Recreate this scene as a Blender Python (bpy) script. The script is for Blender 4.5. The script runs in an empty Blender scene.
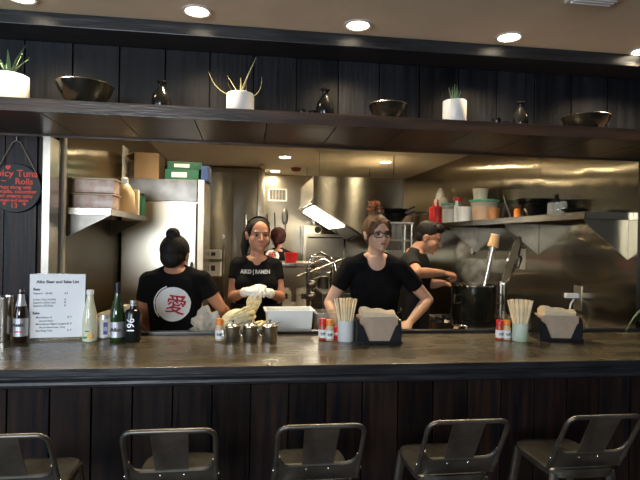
import bpy, bmesh, math, random
from mathutils import Vector, Matrix, Euler

# ------------------------------------------------------------------ camera
random.seed(7)
SC = bpy.context.scene
COL = SC.collection
F, YAW, ROLL, ZC = 525.0, math.radians(7.9), 0.0175, 1.58
FWD = Vector((math.sin(YAW), math.cos(YAW), 0)); RGT = Vector((math.cos(YAW), -math.sin(YAW), 0)); UP = Vector((0, 0, 1))
EYE = Vector((0, 0, ZC))
cam_data = bpy.data.cameras.new('camera'); cam = bpy.data.objects.new('camera', cam_data); COL.objects.link(cam)
cx = RGT * math.cos(ROLL) + UP * math.sin(ROLL); cy = -RGT * math.sin(ROLL) + UP * math.cos(ROLL); cz = -FWD
cam.matrix_world = Matrix(((cx.x, cy.x, cz.x, EYE.x), (cx.y, cy.y, cz.y, EYE.y), (cx.z, cy.z, cz.z, EYE.z), (0, 0, 0, 1)))
cam_data.sensor_width = 36; cam_data.lens = F * 36 / 640; cam_data.clip_start = 0.05; cam_data.clip_end = 60
SC.camera = cam

def ray(px, py):
    u, v = px - 320, 240 - py
    u2 = u * math.cos(ROLL) - v * math.sin(ROLL); v2 = v * math.cos(ROLL) + u * math.sin(ROLL)
    return FWD * F + RGT * u2 + UP * v2
def at(px, py, Y):                       # point of the room plane y = Y that is seen at (px, py)
    d = ray(px, py); return EYE + d * (Y / d.y)
def atx(px, py, X):
    d = ray(px, py); return EYE + d * (X / d.x)
def atz(px, py, Z):
    d = ray(px, py); return EYE + d * ((Z - ZC) / d.z)

# ------------------------------------------------------------------ world, exposure, daylight
vs = SC.view_settings
SC.display_settings.display_device = 'sRGB'
vs.view_transform = 'Standard'; vs.look = 'None'; vs.gamma = 1; vs.use_curve_mapping = False
vs.exposure = 0.0
world = bpy.data.worlds.new('world'); SC.world = world; world.use_nodes = True
world.node_tree.nodes['Background'].inputs[0].default_value = (0.55, 0.7, 1, 1)
world.node_tree.nodes['Background'].inputs[1].default_value = 0.2
def area(name, loc, target, sx, sy, power, col):
    l = bpy.data.lights.new(name, 'AREA'); l.shape = 'RECTANGLE'; l.size = sx; l.size_y = sy; l.energy = power; l.color = col
    o = bpy.data.objects.new(name, l); COL.objects.link(o); o.location = loc
    o.rotation_euler = (Vector(target) - Vector(loc)).to_track_quat('-Z', 'Y').to_euler()
    return o
# daylight in the storefront window of the dining room, behind and to the left of the bar
area('window_daylight', (-1.75, -3.62, 1.98), (-1.75, 0, 1.9), 2.0, 1.0, 210, (0.86, 0.93, 1.0))
area('side_window_daylight', (-3.62, -0.6, 1.6), (0, -0.6, 1.6), 2.2, 1.5, 110, (0.58, 0.76, 1.0))

# ------------------------------------------------------------------ helpers
class MB:
    def __init__(s): s.bm = bmesh.new()
    def quad_faces(s, rings, close=True, cap=True):
        vr = [[s.bm.verts.new(p) for p in r] for r in rings]
        n = len(vr[0])
        for a, b in zip(vr, vr[1:]):
            for i in range(n if close else n - 1):
                j = (i + 1) % n
                try: s.bm.faces.new((a[i], a[j], b[j], b[i]))
                except ValueError: pass
        if cap and close:
            for r in (vr[0][::-1], vr[-1]):
                try: s.bm.faces.new(r)
                except ValueError: pass
        return s
    def box(s, x0, x1, y0, y1, z0, z1, bev=0, M=None):
        t = bmesh.new(); bmesh.ops.create_cube(t, size=1)
        for v in t.verts:
            v.co = Vector((x0 + (v.co.x + .5) * (x1 - x0), y0 + (v.co.y + .5) * (y1 - y0), z0 + (v.co.z + .5) * (z1 - z0)))
        if bev: bmesh.ops.bevel(t, geom=t.edges[:], offset=bev, segments=2, affect='EDGES', profile=.7)
        return s.add(t, M)
    def add(s, t, M=None):
        if M is not None: bmesh.ops.transform(t, matrix=M, verts=t.verts)
        m = {v: s.bm.verts.new(v.co) for v in t.verts}
        for f in t.faces:
            try: s.bm.faces.new([m[v] for v in f.verts])
            except ValueError: pass
        t.free(); return s
    def lathe(s, prof, c=(0, 0, 0), seg=28, M=None, sx=1, sy=1):
        rings = []
        for r, z in prof:
            r = max(r, 1e-4)
            rings.append([Vector((c[0] + r * sx * math.cos(2 * math.pi * i / seg), c[1] + r * sy * math.sin(2 * math.pi * i / seg), c[2] + z)) for i in range(seg)])
        if M is not None: rings = [[M @ p for p in r] for r in rings]
        return s.quad_faces(rings, cap=tuple(prof[0]) != tuple(prof[-1]))
    def cyl(s, c, r, h, seg=24, r2=None, M=None):
        return s.lathe([(r, 0), (r if r2 is None else r2, h)], c, seg, M)
    def ball(s, c, r, seg=20, M=None):
        rx, ry, rz = (r, r, r) if not hasattr(r, '__len__') else r
        t = bmesh.new(); bmesh.ops.create_uvsphere(t, u_segments=seg, v_segments=max(8, seg * 2 // 3), radius=1)
        for v in t.verts: v.co = Vector((v.co.x * rx, v.co.y * ry, v.co.z * rz))
        if M is not None: bmesh.ops.transform(t, matrix=M, verts=t.verts)
        return s.add(t, Matrix.Translation(Vector(c)))
    def tube(s, pts, r, seg=10, flat=1.0, cap=True):
        pts = [Vector(p) for p in pts]; n = len(pts)
        rs = list(r) if hasattr(r, '__len__') else [r] * n
        tg = [(pts[min(i + 1, n - 1)] - pts[max(i - 1, 0)]).normalized() for i in range(n)]
        up = Vector((0, 0, 1)) if abs(tg[0].z) < .9 else Vector((0, 1, 0))
        a = tg[0].cross(up).normalized(); rings = []
        for i in range(n):
            a = (a - tg[i] * a.dot(tg[i])).normalized(); b = tg[i].cross(a)
            rings.append([pts[i] + a * rs[i] * math.cos(2 * math.pi * k / seg) + b * rs[i] * flat * math.sin(2 * math.pi * k / seg) for k in range(seg)])
        return s.quad_faces(rings, cap=cap)
    def limb(s, pts, rs, seg=16):            # tapered, round at the joints
        s.tube(pts, rs, seg)
        for p, r in zip(pts, rs): s.ball(p, r, seg)
        return s
    def prism(s, poly, axis, a0, a1, bev=0):      # poly in the two other axes
        t = bmesh.new()
        def P(u, v, w): return {'x': (w, u, v), 'y': (u, w, v), 'z': (u, v, w)}[axis]
        A = [t.verts.new(P(u, v, a0)) for u, v in poly]; B = [t.verts.new(P(u, v, a1)) for u, v in poly]
        t.faces.new(A); t.faces.new(B[::-1]); n = len(poly)
        for i in range(n): t.faces.new((A[i], B[i], B[(i + 1) % n], A[(i + 1) % n]))
        if bev: bmesh.ops.bevel(t, geom=t.edges[:], offset=bev, segments=2, affect='EDGES')
        return s.add(t)
    def mesh(s, name):
        bmesh.ops.recalc_face_normals(s.bm, faces=s.bm.faces[:])
        me = bpy.data.meshes.new(name); s.bm.to_mesh(me); s.bm.free(); return me
    def build(s, name, m, parent=None, smooth=True, loc=None, rot=None):
        me = s.mesh(name); o = bpy.data.objects.new(name, me); COL.objects.link(o)
        if m is not None: me.materials.append(m)
        if smooth:
            me.shade_smooth(); me.set_sharp_from_angle(angle=math.radians(38))
        if parent is not None: o.parent = parent
        if loc is not None: o.location = loc
        if rot is not None: o.rotation_euler = rot
        return o

def tag(o, label, cat, group=None, kind=None):
    o['label'] = label; o['category'] = cat
    if group: o['group'] = group
    if kind: o['kind'] = kind
    return o
def thing(name, label, cat, loc=(0, 0, 0), rz=0, group=None):
    o = bpy.data.objects.new(name, None); COL.objects.link(o); o.empty_display_size = .05
    o.location = loc; o.rotation_euler = (0, 0, rz)
    return tag(o, label, cat, group)
def struct(o, label=None, cat=None):
    o['kind'] = 'structure'
    if label: o['label'] = label; o['category'] = cat
    return o
def dup(root, loc, rz=0, label=None, group=None):
    def cp(o, parent):
        c = o.copy(); COL.objects.link(c); c.parent = parent
        for ch in [x for x in COL.objects if x.parent == o]: cp(ch, c)
        return c
    c = cp(root, None); c.location = loc; c.rotation_euler = (0, 0, rz)
    if label: c['label'] = label
    if group: c['group'] = group
    return c
def fuse(mb, name, m, parent, voxel=.006, smooth=3, cutters=()):
    """one continuous skin out of overlapping closed shapes"""
    me = mb.mesh(name + '_raw'); t = bpy.data.objects.new('raw', me); COL.objects.link(t)
    r = t.modifiers.new('r', 'REMESH'); r.mode = 'VOXEL'; r.voxel_size = voxel; r.use_smooth_shade = True
    if smooth:
        q = t.modifiers.new('s', 'SMOOTH'); q.iterations = smooth; q.factor = .5
    cs = []
    for c in cutters:
        co = bpy.data.objects.new('cut', c.mesh('cut')); COL.objects.link(co); cs.append(co)
        b = t.modifiers.new('b', 'BOOLEAN'); b.operation = 'DIFFERENCE'; b.object = co; b.solver = 'EXACT'
    dg = bpy.context.evaluated_depsgraph_get(); dg.update()
    out = bpy.data.meshes.new_from_object(t.evaluated_get(dg)); out.name = name
    for co in cs + [t]: bpy.data.objects.remove(co)
    out.materials.clear(); out.materials.append(m); out.shade_smooth()
    if cutters: out.set_sharp_from_angle(angle=math.radians(50))
    o = bpy.data.objects.new(name, out); COL.objects.link(o)
    if parent is not None: o.parent = parent
    return o
def words(body, size, m, parent, loc, rot=(math.pi / 2, 0, 0), align='CENTER', name='lettering', ext=.0003, sx=1, bold=0):
    c = bpy.data.curves.new('t', 'FONT'); c.body = body; c.size = size; c.align_x = align; c.extrude = ext; c.offset = bold; c.resolution_u = 3
    t = bpy.data.objects.new('t', c); COL.objects.link(t)
    dg = bpy.context.evaluated_depsgraph_get(); dg.update()
    me = bpy.data.meshes.new_from_object(t.evaluated_get(dg)); bpy.data.objects.remove(t)
    me.name = name; me.materials.clear(); me.materials.append(m)
    o = bpy.data.objects.new(name, me); COL.objects.link(o); o.parent = parent; o.location = loc; o.rotation_euler = rot; o.scale = (sx, 1, 1)
    return o

# ------------------------------------------------------------------ materials (all procedural)
MT = {}
def mat(name, col, rough=.5, metal=0, var=.12, scale=8, bump=0, bscale=60, stretch=(1, 1, 1), col2=None, emit=0, trans=0, ior=1.45, alpha=1,
        coat=0, sheen=0, sss=0, aniso=0, arot=0, rvar=0, spec=.5):
    m = bpy.data.materials.new(name); m.use_nodes = True; N = m.node_tree.nodes; L = m.node_tree.links
    b = N['Principled BSDF']; b.inputs['Metallic'].default_value = metal; b.inputs['Roughness'].default_value = rough
    b.inputs['IOR'].default_value = ior; b.inputs['Transmission Weight'].default_value = trans; b.inputs['Alpha'].default_value = alpha
    b.inputs['Coat Weight'].default_value = coat; b.inputs['Sheen Weight'].default_value = sheen; b.inputs['Specular IOR Level'].default_value = spec
    if sss: b.inputs['Subsurface Weight'].default_value = sss; b.inputs['Subsurface Radius'].default_value = (.02, .008, .004)
    tc = N.new('ShaderNodeTexCoord'); mp = N.new('ShaderNodeMapping'); mp.inputs['Scale'].default_value = stretch
    L.new(tc.outputs['Object'], mp.inputs['Vector'])
    nz = N.new('ShaderNodeTexNoise'); nz.inputs['Scale'].default_value = scale; nz.inputs['Detail'].default_value = 4
    L.new(mp.outputs['Vector'], nz.inputs['Vector'])
    cr = N.new('ShaderNodeValToRGB'); L.new(nz.outputs['Fac'], cr.inputs['Fac'])
    c2 = col2 if col2 else tuple(min(1, x * (1 + var)) for x in col)
    c1 = col if col2 else tuple(x * (1 - var) for x in col)
    cr.color_ramp.elements[0].color = (*c1, 1); cr.color_ramp.elements[1].color = (*c2, 1)
    cr.color_ramp.elements[0].position = .35; cr.color_ramp.elements[1].position = .65
    L.new(cr.outputs['Color'], b.inputs['Base Color'])
    if rvar:
        mr = N.new('ShaderNodeMapRange'); mr.inputs['To Min'].default_value = max(.02, rough - rvar); mr.inputs['To Max'].default_value = rough + rvar
        L.new(nz.outputs['Fac'], mr.inputs['Value']); L.new(mr.outputs['Result'], b.inputs['Roughness'])
    if bump:
        n2 = N.new('ShaderNodeTexNoise'); n2.inputs['Scale'].default_value = bscale; n2.inputs['Detail'].default_value = 2
        L.new(mp.outputs['Vector'], n2.inputs['Vector'])
        bp = N.new('ShaderNodeBump'); bp.inputs['Strength'].default_value = 1; bp.inputs['Distance'].default_value = bump
        L.new(n2.outputs['Fac'], bp.inputs['Height']); L.new(bp.outputs['Normal'], b.inputs['Normal'])
    if emit: b.inputs['Emission Color'].default_value = (*col, 1); b.inputs['Emission Strength'].default_value = emit
    if aniso:
        b.inputs['Anisotropic'].default_value = aniso; b.inputs['Anisotropic Rotation'].default_value = arot
        t = N.new('ShaderNodeTangent'); t.direction_type = 'RADIAL'; t.axis = 'Z'; L.new(t.outputs['Tangent'], b.inputs['Tangent'])
    MT[name] = m; return m
def S(h):                                   # sRGB 0..255 -> linear
    return tuple((x / 255 / 12.92) if x / 255 <= .04045 else ((x / 255 + .055) / 1.055) ** 2.4 for x in h)
def plank_mat(name, c1, c2, w, off=0, rough=.4, axis='X', spec=.5):
    m = mat(name, c1, rough, col2=c2, scale=3, stretch=(9, 9, .7), bump=.0015, bscale=7, rvar=.1, spec=spec); N = m.node_tree.nodes; L = m.node_tree.links
    b = N['Principled BSDF']; g = N.new('ShaderNodeNewGeometry'); sp = N.new('ShaderNodeSeparateXYZ'); L.new(g.outputs['Position'], sp.inputs[0])
    ma = N.new('ShaderNodeMath'); ma.operation = 'MULTIPLY_ADD'; ma.inputs[1].default_value = 1 / w; ma.inputs[2].default_value = -off / w; L.new(sp.outputs[axis], ma.inputs[0])
    fl = N.new('ShaderNodeMath'); fl.operation = 'FLOOR'; L.new(ma.outputs[0], fl.inputs[0])
    wn = N.new('ShaderNodeTexWhiteNoise'); wn.noise_dimensions = '1D'; L.new(fl.outputs[0], wn.inputs['W'])
    mr = N.new('ShaderNodeMapRange'); mr.inputs['To Min'].default_value = .55; mr.inputs['To Max'].default_value = 1.45; L.new(wn.outputs['Value'], mr.inputs['Value'])
    mx = N.new('ShaderNodeMix'); mx.data_type = 'RGBA'; mx.blend_type = 'MULTIPLY'; mx.inputs[0].default_value = 1
    src = b.inputs['Base Color'].links[0].from_socket; L.new(src, mx.inputs[6]); L.new(mr.outputs[0], mx.inputs[7]); L.new(mx.outputs[2], b.inputs['Base Color'])
    return m

mat('ceiling_paint', (.60, .54, .42), .85, var=.03, bump=.0005, bscale=90)
mat('kitchen_paint', (.62, .56, .45), .8, var=.03)
mat('plaster', (.22, .2, .17), .8, var=.05)
mat('floor_wood', (.09, .06, .045), .5, var=.3, stretch=(1, 8, 1))
mat('tile_red', (.12, .06, .045), .5, var=.3)
plank_mat('plank_upper', (.004, .0046, .006), (.010, .011, .014), .215, .02, spec=.2)
plank_mat('plank_lower', (.005, .0055, .008), (.024, .013, .009), .17, .03, rough=.34, spec=.2)
mat('beam_black', (.014, .015, .018), .38, var=.4, bump=.0015, bscale=12, stretch=(.6, 6, 6), rvar=.08)
mat('shelf_wood', (.022, .018, .016), .33, col2=(.075, .038, .022), scale=2.2, stretch=(1, 9, 9), bump=.001, bscale=15, rvar=.1)
mat('counter_top', (.070, .055, .032), .27, col2=(.12, .098, .058), scale=3, stretch=(1, 3, 1), rvar=.08, bump=.0006, bscale=10)
mat('black_paint', (.010, .011, .013), .3, var=.3)
mat('steel_wall', (.34, .30, .22), .15, 1, var=.05, scale=2, bump=.007, bscale=2.6, stretch=(1, 1, .6), aniso=1.0, arot=0)
mat('steel_flat', (.47, .43, .35), .3, 1, var=.08, scale=3, bump=.004, bscale=2, stretch=(1, 1, 1))
mat('steel', (.56, .52, .45), .25, 1, var=.1)
mat('steel_dark', (.2, .19, .17), .35, 1, var=.2)
mat('chrome', (.75, .74, .7), .1, 1, var=.05)
mat('white_metal', (.8, .8, .78), .4)
mat('lamp_glow', (1, .86, .62), .5, emit=14)
mat('lamp_glow_kitchen', (1, .84, .56), .5, emit=170)
mat('white_trim', (.55, .52, .46), .5)
mat('stool_metal', (.13, .125, .11), .36, .85, var=.25, scale=14, rvar=.1)
mat('black_glaze', (.006, .006, .006), .16, var=.3, spec=.35)
mat('bowl_glaze', (.012, .012, .008), .17, var=.4, spec=.5)
mat('white_ceramic', (.60, .60, .58), .4, var=.03)
mat('grey_ceramic', (.44, .46, .48), .55, var=.05)
mat('soil', (.03, .02, .012), .9, var=.4)
mat('aloe', (.12, .2, .08), .5, var=.3, scale=30)
mat('aloe_dry', (.16, .2, .09), .5, col2=(.3, .24, .12), scale=20)
mat('haworthia', (.07, .13, .07), .5, var=.35, scale=40)
mat('chalkboard', (.02, .022, .022), .6, var=.3)
mat('chalk_red', (.75, .09, .05), .7, var=.2, scale=60)
mat('twine', (.3, .25, .17), .9, var=.3)
mat('paper', (.86, .86, .88), .6, var=.02)
mat('ink', (.03, .03, .035), .6)
mat('ink_grey', (.16, .16, .18), .6)
mat('acrylic', (.9, .93, .93), .08, trans=.9, alpha=.35, var=.01)
mat('brown_glass', (.02, .008, .004), .06, var=.3, coat=.5)
mat('green_glass', (.02, .05, .012), .07, var=.3, coat=.5)
mat('cloudy_glass', (.72, .70, .50), .12, var=.08, coat=.5)
mat('black_bottle', (.010, .012, .011), .2, var=.2)
mat('silver_label', (.6, .6, .62), .35, .6, var=.1)
mat('white_label', (.8, .8, .78), .5)
mat('blue_print', (.05, .08, .35), .5)
mat('orange_print', (.85, .45, .08), .5)
mat('green_print', (.08, .3, .12), .5)
mat('red_plastic', (.65, .02, .02), .35)
mat('orange_plastic', (.85, .25, .02), .35)
mat('chili_red', (.45, .06, .02), .3, var=.3, scale=120)
mat('spice_tan', (.6, .45, .28), .4, var=.2, scale=120)
mat('chopstick', (.86, .70, .44), .6, var=.12, scale=20)
mat('cup_white', (.66, .67, .64), .45, var=.04)
mat('cup_green', (.66, .68, .6), .45, col2=(.38, .5, .3), scale=9)
mat('napkin', (.52, .39, .28), .8, var=.06, scale=30, bump=.0005)
mat('napkin_light', (.70, .56, .38), .8, var=.05, scale=30)
mat('dispenser', (.012, .013, .015), .25, var=.3)
mat('smoke_panel', (.016, .017, .02), .25, var=.2)
mat('skin_a', (.46, .25, .16), .5, var=.06, sss=.06)
mat('skin_b', (.40, .19, .115), .5, var=.06, sss=.06)
mat('skin_c', (.52, .31, .21), .5, var=.06, sss=.06)
mat('skin_d', (.36, .18, .11), .5, var=.06, sss=.06)
mat('hair_black', (.007, .005, .004), .62, var=.6, scale=6, stretch=(10, 10, 2), bump=.006, bscale=12, spec=.25)
mat('hair_brown', (.045, .026, .014), .6, col2=(.13, .065, .03), scale=8, stretch=(9, 9, 2), bump=.006, bscale=12, spec=.25)
mat('hair_tip', (.05, .022, .012), .6, col2=(.30, .09, .03), scale=9, spec=.25)
mat('hair_maroon', (.022, .006, .006), .75, var=.5, scale=9, bump=.006, bscale=12, spec=.15)
mat('steel_hood', (.42, .39, .32), .22, 1, var=.06, scale=2, bump=.006, bscale=2.0, aniso=.95, arot=.25)
mat('shirt', (.004, .004, .0045), .9, var=.3, bump=.008, bscale=7, spec=.15)
mat('shirt_man', (.009, .009, .0095), .9, var=.3, bump=.008, bscale=7, spec=.15)
mat('trousers', (.012, .012, .015), .8, var=.3)
mat('shoe', (.01, .01, .01), .5)
mat('apron', (.004, .004, .0045), .85, var=.3, bump=.004, bscale=7)
mat('print_white', (.72, .72, .73), .8, var=.05, scale=30)
mat('print_red', (.65, .03, .05), .8, var=.1)
mat('glove', (.82, .80, .74), .35, var=.06, bump=.002, bscale=60, coat=.2)
mat('eye_white', (.22, .18, .155), .6, spec=.2)
mat('eye_dark', (.01, .007, .005), .5, spec=.2)
mat('lip', (.32, .1, .075), .45)
mat('lip_pale', (.40, .15, .11), .45)
mat('brow', (.03, .017, .01), .7)
mat('glasses', (.008, .008, .010), .15)
mat('cardboard', (.20, .13, .075), .8, var=.1)
mat('cardboard_light', (.6, .52, .4), .8, var=.08)
mat('green_box', (.01, .10, .06), .5)
mat('blue_box', (.03, .08, .25), .5)
mat('clear_plastic', (.75, .68, .55), .15, var=.08, alpha=.2)
mat('pink_food', (.78, .45, .38), .6, col2=(.95, .82, .76), scale=22)
mat('jug', (.68, .52, .32), .35, var=.06)
mat('tub', (.93, .94, .90), .3, var=.02, alpha=.85)
mat('noodle', (.88, .72, .40), .6, var=.2, scale=50, bump=.006, bscale=70)
mat('dough', (.9, .77, .48), .6, var=.12, scale=30, bump=.004, bscale=40)
mat('bag', (.75, .73, .66), .2, var=.1, alpha=.45, bump=.02, bscale=18, coat=.3)
mat('bag_cream', (.7, .6, .42), .5, var=.12, bump=.02, bscale=14)
mat('bucket', (.62, .60, .53), .4)
mat('lid_blue', (.08, .1, .5), .4)
mat('lid_green', (.02, .35, .2), .4)
mat('sauce_red', (.45, .02, .02), .35)
mat('sauce_brown', (.35, .15, .05), .4)
mat('cork', (.62, .38, .18), .6)
mat('board_wood', (.62, .45, .25), .6, var=.1)
mat('brass', (.55, .36, .1), .25, 1)
mat('rubber', (.01, .01, .01), .5)
mat('sensor_red', (.2, .05, .03), .4)
mat('glass_clear', (.85, .88, .85), .05, trans=.85, var=.01)

# ------------------------------------------------------------------ the setting
ZD, ZK, XR, YB = 2.56, 2.55, at(641, 240, 2.95).x, 7.9
XL = at(50, 240, 2.85).x - .005
ZBAR, YF, YBK = 1.07, 2.12, 2.87
struct(MB().box(-3.6, 4.6, -3.6, 2.5, -.06, 0).build('floor', MT['floor_wood'], smooth=False))
struct(MB().box(XL - .1, XR + .1, 2.5, YB + .1, -.06, 0).build('floor_kitchen', MT['tile_red'], smooth=False))
struct(MB().box(-3.6, 4.6, -3.6, 2.72, ZD, ZD + .08).build('ceiling', MT['ceiling_paint'], smooth=False))
struct(MB().box(XL - .1, XR + .1, 2.9, YB + .1, ZK, ZK + .08).build('ceiling_kitchen', MT['kitchen_paint'], smooth=False))
w = MB()                                                    # rear wall with the storefront window
w.box(-3.6, -2.75, -3.6, -3.5, 0, ZD).box(-.75, 4.6, -3.6, -3.5, 0, ZD).box(-2.75, -.75, -3.6, -3.5, 0, 1.45).box(-2.75, -.75, -3.6, -3.5, 2.5, ZD)
struct(w.build('wall_rear', MT['plaster'], smooth=False))
w = MB()
for x in (-2.75, -1.77, -.79): w.box(x, x + .04, -3.57, -3.53, 1.45, 2.5)
w.box(-2.75, -.75, -3.57, -3.53, 1.45, 1.49).box(-2.75, -.75, -3.57, -3.53, 2.46, 2.5)
struct(w.build('window_1', MT['black_paint'], smooth=False))
w = MB()
w.box(-3.6, -3.5, -3.5, -1.7, 0, ZD).box(-3.6, -3.5, .5, 3.0, 0, ZD).box(-3.6, -3.5, -1.7, .5, 0, .85).box(-3.6, -3.5, -1.7, .5, 2.35, ZD)
struct(w.build('wall_left', MT['plaster'], smooth=False))
w = MB()
for y in (-1.7, -.62, .46): w.box(-3.57, -3.53, y, y + .04, .85, 2.35)
w.box(-3.57, -3.53, -1.7, .5, .85, .89).box(-3.57, -3.53, -1.7, .5, 2.31, 2.35)
struct(w.build('window_2', MT['black_paint'], smooth=False))
struct(MB().box(4.5, 4.6, -3.5, 3.0, 0, ZD).build('wall_right', MT['plaster'], smooth=False))

# front of the bar: tongue boards
w = MB(); x = -3.49; k = 0
w.box(-3.5, 4.5, 2.392, 2.44, 0, ZBAR - .08)
i0 = math.ceil((-3.5 - .03) / .17)
for i in range(i0, 27):
    a = .03 + i * .17; b = min(a + .165, 4.495)
    if b - a > .02: w.box(max(a + .002, -3.495), b, 2.37, 2.392, 0.0, ZBAR - .08, bev=.002)
struct(w.build('wall_bar_front', MT['plank_lower'], smooth=False))
# wall left of the pass and boards above the shelf
w = MB(); w.box(-3.5, XL - .04, 2.875, 2.97, 0, 2.1)
for i in range(-24, -4):
    a = .02 + i * .155; b = min(a + .15, XL - .045)
    if b > a + .02 and a > -3.5: w.box(a, b, 2.855, 2.875, ZBAR - .1, 2.085, bev=.002)
struct(w.build('wall_pass_left', MT['plank_lower'], smooth=False))
w = MB(); w.box(-3.5, 4.5, 2.672, 2.95, 2.1, ZD)
for i in range(-16, 21):
    a = .02 + i * .215; b = min(a + .211, 4.495)
    if b - a > .02: w.box(max(a + .002, -3.495), b, 2.652, 2.672, 2.136, 2.5, bev=.002)
struct(w.build('wall_above_shelf', MT['plank_upper'], smooth=False))
struct(MB().box(XR + .1, 4.5, 2.855, 2.97, 0, 2.1).build('wall_pass_right', MT['plank_lower'], smooth=False))
struct(MB().box(-3.5, 4.5, 2.45, 2.652, 2.5, ZD - .001, bev=.004).build('trim_ceiling_beam', MT['beam_black'], smooth=False))
# kitchen walls
YS = atx(540, 200, XR).y
struct(MB().box(XL - .1, XL, 2.98, YB + .1, 0, ZK).build('wall_kitchen_left', MT['steel_wall'], smooth=False))
w = MB()
for a, b in ((2.98, YS), (YS + .003, 5.9), (5.903, YB)): w.box(XR, XR + .1, a, b, 0, ZK)
struct(w.build('wall_kitchen_right', MT['steel_wall'], smooth=False))
struct(MB().box(XL, XR, YB, YB + .1, 0, ZK).build('wall_kitchen_back', MT['steel_flat'], smooth=False))
q = at(234, 240, 7.1)
w = MB()
xs = [XL + .002, -.5, at(232, 240, 7.1).x, at(257, 240, 7.1).x]
for a, b in zip(xs, xs[1:]): w.box(a, b - .004, 7.1, 7.16, 0.0, ZK - .03, bev=.002)
w.box(xs[0], xs[-1] - .01, 7.16, 7.89, 0, ZK - .035)
cooler = thing('walk_in_cooler', 'tall stainless walk-in cooler front behind the woman in white gloves', 'walk-in cooler')
w.build('door_panel', MT['steel_hood'], cooler, smooth=False)
MB().box(xs[-1], xs[-1] + .09, 7.08, 7.89, 0, ZK - .03, bev=.003).build('corner_post', MT['steel'], cooler)
h = MB(); h.tube([(-.02, 7.1, 1.1), (-.02, 7.05, 1.12), (-.02, 7.05, 1.9), (-.02, 7.1, 1.92)], .012); h.build('handle', MT['chrome'], cooler)

# shelf over the pass
sh = thing('overhead_shelf', 'long dark wooden shelf running above the kitchen pass', 'shelf')
MB().box(-3.49, 4.49, 2.30, 2.651, 2.112, 2.135).box(-3.49, 4.49, 2.651, 2.868, 2.112, 2.134).build('shelf_board', MT['shelf_wood'], sh, smooth=False)
MB().box(-3.49, 4.49, 2.278, 2.30, 2.083, 2.137, bev=.003).build('front_edge', MT['shelf_wood'], sh, smooth=False)
w = MB()
for i in range(-11, 15):
    a = .08 + i * .315; w.box(max(a, -3.49), min(a + .311, 4.49), 2.302, 2.85, 2.093, 2.111, bev=.002)
w.box(-3.49, 4.49, 2.85, 2.868, 2.083, 2.111)
w.build('underside_boards', MT['shelf_wood'], sh, smooth=False)

# bar counter
bar = thing('bar_counter', 'long dark stone bar counter with black moulded front edge', 'counter')
MB().box(-3.49, 4.49, YF + .004, YBK, ZBAR - .03, ZBAR, bev=.003).build('counter_top', MT['counter_top'], bar, smooth=False)
pr = [(YF, ZBAR - .0301), (YF, ZBAR - .002), (YF + .006, ZBAR - .002), (YF + .006, ZBAR - .0301)]
m_ = MB().prism([(2.12, 1.041), (2.12, 1.069), (2.124, 1.069), (2.124, 1.041)], 'x', -3.49, 4.49)
prof = [(2.15, 1.04), (2.124, 1.038), (2.124, 1.030), (2.132, 1.026), (2.124, 1.018), (2.121, 1.008), (2.124, .998), (2.134, .992), (2.15, .99), (2.20, .99), (2.20, 1.04)]
m_.prism(prof, 'x', -3.49, 4.49); m_.build('front_moulding', MT['beam_black'], bar, smooth=False)
MB().box(-3.49, 4.49, 2.20, 2.37, .995, 1.038).build('underframe', MT['black_paint'], bar, smooth=False)
MB().box(XL, XR + .1, 2.815, 2.868, ZBAR, ZBAR + .016, bev=.003).build('back_lip', MT['smoke_panel'], bar, smooth=False)
struct(MB().box(XL - .035, XL, 2.846, 2.99, ZBAR, 2.085).build('trim_1', MT['steel'], smooth=False))
p = at(58, 240, 3.2)
struct(MB().box(XL, XL + .012, 3.02, 3.06, .9, ZK).build('trim_2', MT['white_trim'], smooth=False))

# recessed ceiling lights
def downlight(c, r, glow, label, power=78):
    t = thing('recessed_light', label, 'ceiling light', (c.x, c.y, c.z), 0)
    MB().lathe([(r * 1.32, -.004), (r * 1.32, -.0005), (r * 1.02, -.0005), (r * 1.0, -.004), (r * 1.16, -.007), (r * 1.32, -.004)], seg=32).build('trim_ring', MT['white_trim'], t)
    MB().cyl((0, 0, -.0035), r, .003, 32).build('diffuser', MT[glow], t)
    l = bpy.data.lights.new('lamp', 'SPOT'); l.energy = power; l.color = (1, .78, .50); l.spot_size = 2.35; l.spot_blend = .9; l.shadow_soft_size = .045
    lo = bpy.data.objects.new('lamp', l); COL.objects.link(lo); lo.parent = t; lo.location = (0, 0, -.012)
    l.energy = power
    return t
DL = [(21, -3, 'leftmost of the round lights in the dining ceiling, cut by the top edge'), (197, 11, 'round ceiling light above the light grey aloe pot'),
      (358, 25, 'round ceiling light above the black bowl between bottle and white pot'), (509, 37, 'round ceiling light above the right white pot'), (643, 51, 'round ceiling light cut by the right edge of the view')]
for x, y, lb in DL: downlight(atz(x, y, ZD), .05, 'lamp_glow', lb)
for x, y, lb in [(285, 157, 'round kitchen ceiling light beside the red sensor'), (275, 171, 'small round ceiling light by the walk-in cooler corner'), (385.5, 162, 'single round kitchen ceiling light over the hood')]:
    downlight(atz(x, y, ZK), .062, 'lamp_glow_kitchen', lb)
for n, (x, y) in enumerate([(.2, 3.5), (1.2, 3.5), (-.55, 3.9), (1.45, 4.4)]):
    downlight(Vector((x, y, ZK)), .062, 'lamp_glow_kitchen', ['kitchen ceiling light over the woman in white gloves', 'kitchen ceiling light over the woman with glasses', 'kitchen ceiling light in front of the refrigerator', 'kitchen ceiling light over the stock pot'][n])
c = atz(296, 168, ZK)
t = thing('smoke_detector', 'dark red round detector on the kitchen ceiling', 'smoke detector', c)
MB().lathe([(.07, 0), (.07, -.02), (.05, -.045), (.02, -.05), (0.0, -.05)]).build('housing', MT['sensor_red'], t)
MB().cyl((0, 0, -.058), .008, .008).build('sensor_bulb', MT['chrome'], t)
c = atz(262, 164, ZK)
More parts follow.
